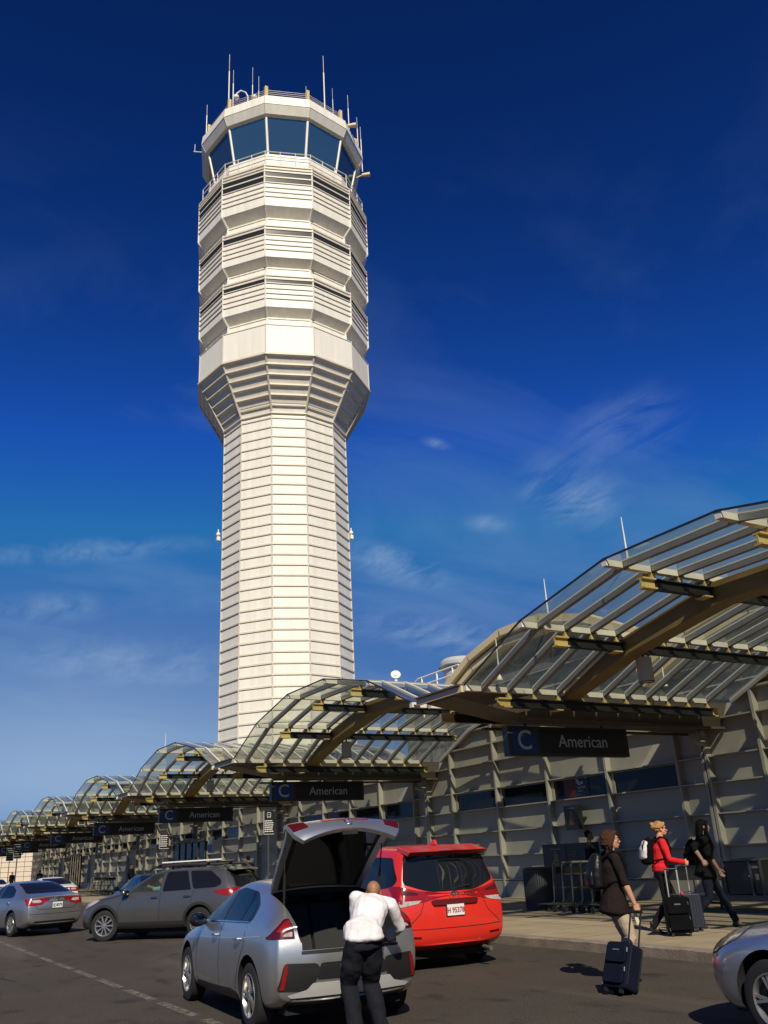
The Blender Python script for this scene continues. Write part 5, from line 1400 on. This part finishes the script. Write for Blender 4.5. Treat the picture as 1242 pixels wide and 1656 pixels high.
# --- woman with the navy suitcase
wom, J = person('woman in a dark brown tunic and beige trousers pulling a navy suitcase across the road', (-9.24, 8.72, 0), R(66), H=1.80, skin=(.50,.25,.15),
   feet=((.05,.08),(-.12,-.09)), hands=((-.02,.24,.86),(.20,-.24,.86)), look=R(-8), lean=(.03,0), top=(.016,.010,.010), sleeve=.52, tunic=.16, legs=(.42,.33,.235), hair=((.055,.024,.012),'bob'), glasses='clear', curl=(25,62), heel=(0,.05), trouser_cut=1.15)
# --- blonde woman in red
blo, Jb = person('blonde woman in a red sweater and sunglasses walking with a black trolley case', (-11.93, 12.46, .15), R(60), H=1.80, skin=(.60,.27,.16),
   feet=((.34,.08),(-.30,-.09)), heel=(.0,.07), hands=((.05,.25,.90),(.36,-.20,1.13)), lean=(.06,0), top=(.60,.018,.022), sleeve=1.0, legs=(.010,.010,.012), hair=((.36,.20,.085),'updo'), glasses='sun', curl=(25,60))
# --- dark haired woman
drk, Jd = person('long dark-haired woman in black striding along the shaded pavement', (-11.95, 13.61, .15), R(52), H=1.80, skin=(.36,.20,.14),
   feet=((.42,.08),(-.34,-.09)), heel=(.0,.09), hands=((.30,.24,.92),(-.10,-.42,1.14)), lean=(.05,0), look=R(8), top=(.010,.010,.011), sleeve=.62, tunic=.12, legs=(.014,.018,.030), hair=((.007,.005,.004),'long'), curl=(20,55), bulk=1.12)
# --- dark haired man standing behind the trolleys
person('man in dark clothes standing behind the row of luggage trolleys', (-18.05, 16.45, .15), R(40), H=1.82, skin=(.20,.10,.06), top=(.012,.013,.016), sleeve=1.0, legs=(.012,.012,.014), hair=((.010,.008,.007),'short'), bulk=1.1)
# --- driver of the grey wagon (seated, seen through the side glass)
drv = thing('person', 'driver in a pale green top at the wheel of the grey wagon', 'person', WAGON.location, WH)
dx = 4.82/2
hpd, HTd = head_prims((dx-2.36,.46,1.36), (1,.3,0), (0,0,1))
blob('body', hpd+[('t', [((dx-2.39,.46,1.29), .05), ((dx-2.41,.46,1.20), .055)]), ('t', [((dx-2.22,.62,1.16), .036), ((dx-2.02,.56,1.21), .028)])]+hand_prims((dx-2.02,.56,1.21), (1,-.2,.2), (0,-1,0), 45, 1), .006, M('skin_500', (.50,.26,.17), .55), drv, 2)
blob('top', [('t', [((dx-2.44,.30,1.12), .07), ((dx-2.42,.46,1.16), .10, .08), ((dx-2.42,.64,1.13), .075)]), ('t', [((dx-2.40,.64,1.15), .065), ((dx-2.22,.64,1.14), .052)])], .009, M('pale_green_cloth', (.30,.58,.44), .8), drv, 2, disp=.01)
blob('hair', [('e', Vector((dx-2.385,.45,1.40)), (.095,.088,.085)), ('e', Vector((dx-2.42,.44,1.35)), (.06,.08,.08))], .008, M('hair_60', (.06,.035,.02), .6), drv, 1, disp=.008, dscale=.03)
b = MB(); b.tube([(dx-1.93+.06*math.sin(q), .45+.18*math.cos(q), 1.16+.15*math.sin(q)) for q in [2*math.pi*i/20 for i in range(21)]], .014, 6)
b.build('steering_wheel', plastic_black, WAGON, smooth=True)
# --- far figures along the pavement: one low-detail figure of each sort, copied
far = [('dark standing figure on the far pavement by the luggage trolleys', -58.0, 15.2, 30, (.012,.012,.014), 1.75),
       ('dark figure glimpsed over the roof of the grey wagon', -43.5, 14.2, 200, (.016,.014,.014), 1.80),
       ('second dark figure over the wagon roof, nearer the entrance', -42.2, 14.1, 20, (.02,.018,.02), 1.84),
       ('figure in dark coat far along the pavement near the sunlit wall', -86.0, 14.6, 180, (.02,.02,.024), 1.75),
       ('figure at the foot of the sunlit end wall', -99.0, 14.2, 0, (.014,.014,.018), 1.75),
       ('person in dark grey half hidden behind the raised tailgate', -22.2, 12.3, 190, (.022,.022,.025), 1.76),
       ('figure waiting by the wall beyond the wagon', -38.0, 15.0, 160, (.012,.012,.016), 1.75)]
f0 = None
for lb, x, y, a, col, hh in far:
    p_, _ = person(lb, (x, y, .15), R(a), H=hh, skin=(.30,.17,.11), top=col, sleeve=1.0, legs=(.012,.012,.014), hair=((.012,.009,.008),'short'), voxel=.012, feet=((.12,.09),(-.12,-.09)), group='far figures on the pavement')

# ================================================================== bags
def trolley_case(label, loc, rz, tilt, w, h, d, mat, handle_h, hmat, hard=False, extra=None):
    t = thing('suitcase', label, 'suitcase', loc, rz); t.rotation_euler = Euler((0, tilt, rz), 'XYZ')
    b = MB(); b.prism(round_poly([(-w/2,.045),(w/2,.045),(w/2,h),(-w/2,h)], .06, 6), 'x', -d/2, d/2)
    o = b.build('shell', mat, t, bevel=.018, smooth=35)
    if not hard:
        b = MB(); b.prism(round_poly([(-w*.40,.09),(w*.40,.09),(w*.40,h*.52),(-w*.40,h*.52)], .04, 5), 'x', d/2, d/2+.035); b.build('front_pocket', mat, t, bevel=.010, smooth=35)
        b = MB(); b.prism(round_poly([(-w*.40,h*.57),(w*.40,h*.57),(w*.40,h*.92),(-w*.40,h*.92)], .04, 5), 'x', d/2, d/2+.028); b.build('front_pocket', mat, t, bevel=.008, smooth=35)
        b = MB(); b.box(d/2+.0285, d/2+.032, -.05, .05, h*.80, h*.83); b.build('badge', M('badge_grey', (.30,.30,.31), .3, metal=.7), t)
        zp_ = M('zip_silver', (.60,.58,.52), .3, metal=.8)
        for yy, zz in ((w*.41, h*.88), (w*.41, h*.5), (-w*.415, h*.22)):
            b = MB(); b.beam((d/2+.01, yy, zz), (d/2+.014, yy+.01, zz-.05), .012, .006); b.build('zip_pull', zp_, t)
        b = MB()
        for s in (-1, 1): b.tube([(s*d*.38, -w/2-.003, .1), (s*d*.38, -w/2-.003, h*.93)], .006, 6); b.tube([(s*d*.38, w/2+.003, .1), (s*d*.38, w/2+.003, h*.93)], .006, 6)
        b.build('piping', M('piping_black', (.008,.008,.009), .7), t)
    else:
        b = MB()
        for q in range(-3, 4): b.box(d/2-.001, d/2+.009, q*w*.12-.008, q*w*.12+.008, .10, h*.94)
        b.build('shell_rib', mat, t)
    for s in (-1, 1):
        b = MB(); b.cyl((-d/2-.02, s*w*.22, h-.02), (-d/2+.02, s*w*.22, h+handle_h), .011, n=8); b.build('handle_tube', hmat, t, smooth=30)
        b = MB(); b.lathe([(.008,-.014),(.034,-.014),(.038,-.008),(.038,.008),(.034,.014),(.008,.014)], 18, 'y', c=(-d/2+.02, s*(w/2-.05), .038)); b.build('wheel', rubber, t, smooth=30)
        b = MB(); b.box(d/2-.05, d/2-.01, s*(w/2-.07)-.02, s*(w/2-.07)+.02, .0, .046); b.build('foot', plastic_black, t)
    b = MB(); b.tube([(-d/2+.02, -w*.27, h+handle_h), (-d/2+.02, w*.27, h+handle_h)], .017, 10); b.build('grip', plastic_black, t, smooth=30)
    b = MB(); b.tube([(0, -.08, h), (0, -.06, h+.035), (0, .06, h+.035), (0, .08, h)], .012, 8); b.build('carry_handle', plastic_black, t, smooth=30)
    return t
navy = M('navy_nylon', (.007,.009,.020), .9, spec=.06, var=.2, scale=6, bump=.3, bscale=160)
blk_n = M('black_nylon', (.005,.005,.006), .9, spec=.06, var=.2, scale=6, bump=.3, bscale=160)
trolley_case('navy soft suitcase tilted on its wheels in the road', (-8.66, 8.05, 0), R(-86), R(-24), .37, .56, .24, navy, .42, M('black_tube', (.012,.012,.013), .35))
cs = trolley_case('black upright trolley case with two silver handle tubes on the sunlit pavement', (-11.52, 12.28, .15), R(-42), R(-2), .42, .60, .25, blk_n, .44, M('bright_tube', (.72,.72,.70), .3, metal=.6))
b = MB(); b.ball((-.05, .12, .64), (.05,.035,.04)); b.build('pink_ribbon', M('pink_ribbon', (.35,.03,.09), .7), cs, smooth=True)
trolley_case('dark blue hard case standing behind the black trolley case', (-11.93, 13.03, .15), R(-34), R(-3), .40, .60, .25, M('blue_shell', (.014,.016,.028), .35, coat=.2), .46, M('bright_tube', (.72,.72,.70), .3, metal=.6), hard=True)
# luggage tag / passport pouch hanging from the woman's hand
def backpack(label, owner, J, w, h, d, mat, mat2=None, stripes=False, drop_=0.0, back=.20, straps=None, rot=0):
    t = thing('backpack', label, 'backpack', owner.location, owner.rotation_euler.z)
    c = J['chest']-J['fw']*(.115+d/2)+J['up']*(-.02-drop_)
    f = -J['fw']; s = J['side']; u = J['up']
    P = lambda x, y, z: c+f*x+s*y+u*z
    blob('pack', [('t', [(P(0,0,-h*.36), w*.5, d*.5), (P(.01,0,-h*.1), w*.52, d*.55), (P(.0,0,h*.22), w*.47, d*.5), (P(-.02,0,h*.40), w*.34, d*.34)], s)], .010, mat, t, 3, disp=.012, dscale=.08)
    blob('front_pocket', [('t', [(P(d*.42,0,-h*.32), w*.40, d*.22), (P(d*.46,0,-h*.1), w*.40, d*.25), (P(d*.40,0,h*.03), w*.34, d*.16)] if not stripes else [(P(d*.30,0,-h*.20), w*.50, d*.34), (P(d*.30,0,h*.05), w*.49, d*.36), (P(d*.16,0,h*.30), w*.40, d*.30)], s)], .010, mat2 or mat, t, 3, disp=.008, dscale=.06)
    for i, sg_ in enumerate((1, -1)):
        b = MB(); sh = J['sh'][i]; q = sh-s*sg_*.06
        b.tube([P(-d*.3, sg_*w*.25, h*.36), q+u*.085-J['fw']*.02, q+u*.055+J['fw']*.09, q-u*.10+J['fw']*.155, q-u*.25+J['fw']*.12+s*sg_*.05, P(-d*.35, sg_*w*.45, -h*.30)], [.018,.024,.024,.024,.018,.014], 8); b.build('strap', blk_n if straps is None else straps, t, smooth=True)
    b = MB(); b.tube([P(-.02, -.03, h*.45), P(-.02, -.02, h*.53), P(-.02, .02, h*.53), P(-.02, .03, h*.45)], .009, 6); b.build('loop', blk_n, t, smooth=True)
    if stripes:
        for q in (-.6, -.2, .2, .6):
            b = MB(); b.tube([P(d*.53, q*w*.55, h*.02), P(d*.51, q*w*.52, h*.20), P(d*.33, q*w*.42, h*.38)], [.012,.012,.010], 6); b.build('stripe', blk_n, t, smooth=True)
            b = MB(); b.tube([P(d*.10+d*.1*0, w*.50, -h*.1+q*.1), P(d*.3, w*.46, -h*.1+q*.1)], .008, 6)
    else:
        b = MB(); b.tube([P(d*.62, w*.15, h*.0), P(d*.58, w*.2, -h*.22)], .006, 6); b.build('zip', M('zip_silver', (.60,.58,.52), .3, metal=.8), t)
    return t
backpack('black backpack on the back of the woman in the brown tunic', wom, J, .32, .46, .20, M('black_gloss_nylon', (.008,.008,.009), .4, spec=.3, var=.2, scale=6), drop_=.05)
wp = M('white_canvas', (.62,.58,.55), .75, var=.1, scale=8)
backpack('white and black striped backpack on the back of the blonde woman', blo, Jb, .31, .46, .21, blk_n, mat2=wp, stripes=True, drop_=.05)
backpack('black backpack carried behind the long-haired woman in black', drk, Jd, .32, .46, .20, blk_n, drop_=.10)
# paper ticket dangling from the suitcase grip
b = MB(); b.add([(0,-.035,0),(0,.035,0),(.01,.04,-.22),(.015,-.03,-.23)], [(0,1,2,3)]); b.add([(.004,-.035,0),(.004,.035,0),(.014,.04,-.22),(.019,-.03,-.23)], [(3,2,1,0)])
o = b.build('paper_tag', M('cream_paper', (.70,.62,.40), .7)); o.location = (-9.02, 8.82, .90); o.rotation_euler = (R(12), 0, R(10))
tag(o, 'cream paper tag hanging from the handle of the navy suitcase', 'tag')

# ================================================================== pavement furniture
t = thing('litter_bin', 'dark ribbed cylindrical litter bin on the pavement by the wall', 'bin', (-19.2, 15.6, .15))
b = MB(); b.lathe([(.001,0),(.37,0),(.38,.05),(.38,.90),(.36,.94)], 40); b.build('drum', M('bin_grey', (.032,.033,.034), .55, var=.2, scale=3), t, smooth=30)
b = MB()
for k in range(40):
    a = 2*math.pi*k/40; b.cyl((.382*math.cos(a), .382*math.sin(a), .06), (.382*math.cos(a), .382*math.sin(a), .88), .012, n=5)
b.build('rib', M('bin_grey', (.032,.033,.034), .55), t)
b = MB(); b.lathe([(.40,.90),(.41,.94),(.37,1.0),(.22,1.02),(.20,.97)], 40); b.build('lid', M('bin_lid', (.025,.025,.026), .45), t, smooth=30)
def make_cart():
    t = thing('luggage_trolley', None, 'trolley', (0,0,0), 0, 'luggage trolleys parked in a row')
    b = MB()
    for s in (-1, 1): b.tube([(.50, s*.14, .16), (-.30, s*.30, .20), (-.36, s*.30, .30), (-.40, s*.28, 1.06), (-.44, s*.26, 1.12)], .017, 8)
    b.tube([(.50, -.14, .16), (.54, 0, .16), (.50, .14, .16)], .017, 8); b.tube([(-.36, -.30, .55), (-.36, .30, .55)], .012, 6); b.tube([(-.30, -.30, .20), (-.30, .30, .20)], .014, 6); b.tube([(-.39, -.29, .85), (-.39, .29, .85)], .012, 6)
    b.tube([(0, -.235, .185), (0, .235, .185)], .012, 6)
    b.build('frame', M('trolley_steel', (.16,.16,.155), .35, metal=.7), t, smooth=True)
    b = MB(); b.tube([(-.44, -.27, 1.12), (-.44, .27, 1.12)], .022, 10); b.build('handle', M('trolley_handle', (.20,.18,.15), .4), t, smooth=True)
    b = MB(); b.prism([(-.40,-.20),(-.40,.20),(-.39,.20),(-.39,-.20)], 'z', .88, 1.02); b.build('ad_panel', M('panel_black', (.014,.014,.015), .4), t)
    for x, y in ((.46,0), (-.28,.27), (-.28,-.27)):
        b = MB(); b.lathe([(.01,-.018),(.07,-.018),(.075,0),(.07,.018),(.01,.018)], 18, 'y', c=(x, y, .075)); b.build('wheel', rubber, t, smooth=30)
    return t
ct = make_cart()
spots = [(-18.35+.34*k, 15.35, 0) for k in range(6)]+[(-66.5+.9*k, 15.0, 0) for k in range(6)]
for i, (x, y, a) in enumerate(spots):
    o = ct if i == 0 else copy_tree(ct); o.location = (x, y, .15); o.rotation_euler.z = R(180)
    o['group'] = 'near row of nested luggage trolleys' if i < 6 else 'far row of luggage trolleys'
    o['label'] = 'grey steel luggage trolley nested in the near row beside the litter bin' if i < 6 else 'luggage trolley standing in the far row beyond the grey wagon'
orange_m = M('sign_orange', (.30,.16,.03), .5)
def fig(b, x, y0, z0, s):
    """little stacked-luggage pictogram"""
    b.box(x, x+.004, y0-.10*s, y0+.10*s, z0, z0+.16*s); b.box(x, x+.004, y0-.07*s, y0+.07*s, z0+.17*s, z0+.27*s); b.box(x, x+.004, y0-.03*s, y0+.03*s, z0+.28*s, z0+.34*s)
def figx(b, y, x0, z0, s):
    b.box(x0-.10*s, x0+.10*s, y-.004, y, z0, z0+.16*s); b.box(x0-.07*s, x0+.07*s, y-.004, y, z0+.17*s, z0+.27*s); b.box(x0-.03*s, x0+.03*s, y-.004, y, z0+.28*s, z0+.34*s); b.box(x0-.13*s, x0+.13*s, y-.004, y, z0-.05*s, z0-.02*s)
t = thing('trolley_dispenser', 'black trolley dispenser panel with an orange luggage pictogram behind the near trolleys', 'dispenser', (-19.5, 16.9, .15))
b = MB(); b.box(-1.0, .95, 0, .35, 0, 1.55); b.build('cabinet', sign_black, t, bevel=.02)
b = MB(); b.box(-.95, .0, -.012, -.001, .85, 1.48); b.build('poster', M('poster_black', (.02,.02,.021), .3), t)
b = MB(); figx(b, -.013, -.42, .98, 1.15); b.build('pictogram', orange_m, t)
b = MB(); b.box(-.62, -.22, -.014, -.0125, 1.40, 1.435); b.build('headline_bar', M('dim_text', (.16,.15,.13), .5), t)
b = MB()
for k in range(6): b.box(.25, .45, -.013, -.001, .95+.075*k, .985+.075*k)
b.build('price_bar', M('dim_orange', (.12,.08,.02), .5), t)
t = thing('wall_sign', 'small black box sign with an orange luggage pictogram fixed high on the wall', 'sign', (-21.4, 18.9, 2.08))
b = MB(); b.box(-.30, .30, 0, .22, 0, .70); b.build('box', sign_black, t, bevel=.015)
b = MB(); figx(b, -.001, .03, .2, 1.0); b.build('pictogram', M('sign_orange_dim', (.22,.12,.025), .5), t)
b = MB(); b.box(-.2, .2, .221, .46, .3, .36); b.build('bracket', black_metal, t)
b = MB(); b.box(-.20, .20, -.006, -.001, .60, .63); b.build('headline_bar', M('dim_text', (.16,.15,.13), .5), t)
t = thing('trolley_machine', 'black trolley vending machine on a low grey rail at the right', 'machine', (-13.6, 16.7, .15))
b = MB(); b.box(-.55, .42, 0, .55, .33, 1.0); b.build('cabinet', sign_black, t, bevel=.02)
b = MB()
for x in (-.55, .15, .42): b.box(x-.025, x+.025, -.03, -.001, .32, 1.02)
b.box(-.56, .43, -.03, .56, 1.002, 1.05); b.build('frame', M('machine_grey', (.10,.10,.10), .45, metal=.5), t)
b = MB(); b.box(.20, .38, -.012, -.001, .85, .90); b.box(.26, .34, -.012, -.001, .62, .74); b.build('coin_panel', M('dim_text', (.16,.15,.13), .5), t)
b = MB(); b.ball((.10, -.012, .70), (.022,.012,.022)); b.build('lock', chrome, t, smooth=True)
b = MB(); b.box(-.64, -.59, -.02, .5, .33, .98); b.build('red_side', M('dark_red_panel', (.16,.02,.02), .4), t)
b = MB(); b.box(-.58, -.575, .0, .1, .4, .9) ; b.build('side_strip', M('dim_text', (.16,.15,.13), .5), t)
b = MB(); b.box(-1.8, .6, -.25, .6, .22, .32); b.box(-1.8, .6, -.25, -.20, .0, .05)
b.build('rail', M('machine_grey', (.10,.10,.10), .45, metal=.5), t)
for x in (-1.75, .55):
    b = MB(); b.prism([(-.25,.0),(.6,.0),(.6,.22),(.4,.22)], 'x', x-.02, x+.02); b.build('leg', M('machine_grey', (.10,.10,.10), .45, metal=.5), t)
# metal barrier rail beyond the blonde woman
t = thing('barrier', 'low grey metal stand against the wall behind the blonde woman', 'barrier', (-15.6, 17.2, .15))
for za, zb in ((.95, 1.0), (.1, .14)):
    b = MB(); b.box(-.8, .8, 0, .05, za, zb); b.build('rail', M('machine_grey', (.10,.10,.10), .45, metal=.5), t)
for x in (-.78, .78):
    b = MB(); b.box(x-.025, x+.025, 0, .05, 0, .95); b.build('post', M('machine_grey', (.10,.10,.10), .45, metal=.5), t)
b = MB(); b.box(-.7, .7, .015, .03, .60, .94); b.build('panel', M('panel_olive', (.05,.05,.045), .6), t)
# poster inside the terminal window, seen through the dark strip
t = thing('window_poster', 'blue and dark red banner with white lettering in the window strip', 'banner', (-21.0, YW-.03, 3.0))
b = MB(); b.box(-1.0, -.52, -.012, 0, .04, .58); b.build('red_field', M('banner_red', (.10,.018,.016), .5), t)
b = MB(); b.box(-.515, .10, -.012, 0, .04, .58); b.build('blue_field', M('banner_blue', (.012,.025,.085), .5), t)
wl = M('banner_white', (.50,.52,.54), .5)
b = MB()
b.tube([(-.42,-.014,.56),(-.40,-.014,.48),(-.33,-.014,.40),(-.25,-.014,.37)], [.02,.03,.028,.012], 6); b.tube([(-.36,-.014,.56),(-.33,-.014,.48),(-.25,-.014,.42),(-.12,-.014,.40)], [.016,.024,.022,.012], 6); b.ball((-.18,-.014,.44), (.05,.006,.035)); b.tube([(-.02,-.014,.55),(.06,-.014,.56)], .014, 6)
b.build('swirl', wl, t, smooth=True)
text('LAVTER', .105, wl, t, (-.22, -.0135, .29), 0, depth=.001)
text('DUSTA', .07, wl, t, (-.27, -.0135, .19), 0, depth=.001)
# bus stop signs on posts
def bus_sign(x, y, z0, z1, w, label, icon=True):
    t = thing('bus_stop_sign', label, 'sign', (x, y, .15), 0, 'post signs along the pavement')
    b = MB(); b.cyl((-.03,0,0), (-.03,0,z1-.12), .035, n=10); b.build('post', M('post_dark', (.05,.048,.044), .5), t, smooth=30)
    b = MB(); b.box(.0, .03, -w/2, w/2, z0-.15, z1-.15); b.build('panel', sign_black, t, bevel=.006)
    b = MB(); e = .012
    for ya, yb_, za, zb in ((-w/2, w/2, z0-.15, z0-.15+e), (-w/2, -w/2+e, z0-.15, z1-.15)): b.box(.0305, .034, ya, yb_, za, zb)
    b.build('edge', white_letter, t)
    b = MB(); zc = z1-.15
    if icon:
        for ya, yb_, za, zb in ((-.07,.07,-.20,-.18),(-.07,.07,-.07,-.05),(-.07,-.055,-.20,-.05),(.055,.07,-.20,-.05),(-.055,.055,-.135,-.125)): b.box(.0305, .034, ya, yb_, zc+za, zc+zb)
        b.box(.0305, .034, -.055, -.03, zc-.225, zc-.20); b.box(.0305, .034, .03, .055, zc-.225, zc-.20)
        b.build('bus_pictogram', M('letter_grey', (.50,.50,.48), .5), t); b = MB()
    rk = random.Random(int(-x)); n = 6; top = zc-(.30 if icon else .06)
    for k in range(n):
        z = top-(top-(z0-.15)-.04)*k/n; yy = -w*.40
        while yy < w*.30:
            l = rk.uniform(.03, .08); b.box(.0305, .034, yy, min(yy+l, w*.40), z-.028, z); yy += l+.014
    b.build('text_line', white_letter, t)
    return t
bus_sign(-28.0, 11.75, 2.47, 3.20, .37, 'black bus stop sign with a white bus pictogram, left of the raised tailgate')
bus_sign(-39.5, 11.7, 2.38, 2.98, .42, 'black sign with rows of white text above the grey wagon', icon=False)
bus_sign(-84.0, 12.3, 2.9, 4.1, .62, 'dark panel sign on a post before the sunlit end wall', icon=False)
bus_sign(-96.0, 13.4, 2.9, 4.1, .66, 'farthest dark panel sign on a post before the sunlit end wall', icon=False)
# blue information board and equipment box on the wall
t = thing('information_board', 'blue information board in a white frame on the pavement left of the raised tailgate', 'board', (-33.5, 16.0, .15))
b = MB(); b.box(-.55, .55, 0, .12, .35, 1.75); b.build('panel', M('board_blue', (.02,.06,.18), .4), t)
b = MB(); b.box(-.60, -.552, -.02, .14, 0, 1.82); b.box(.552, .60, -.02, .14, 0, 1.82); b.box(-.552, .552, -.02, .14, 1.752, 1.82); b.build('frame', white_alu, t)
t = thing('notice_board', 'small lit notice board hanging beside the gate entrance', 'board', (-47.0, 16.4, 2.2))
b = MB(); b.box(-.35, .35, 0, .1, 0, .8); b.build('panel', M('notice_white', (.55,.53,.46), .5), t)
b = MB(); b.box(-.30, .30, -.012, -.001, .05, .42); b.build('picture', M('notice_blue', (.05,.12,.25), .5), t)
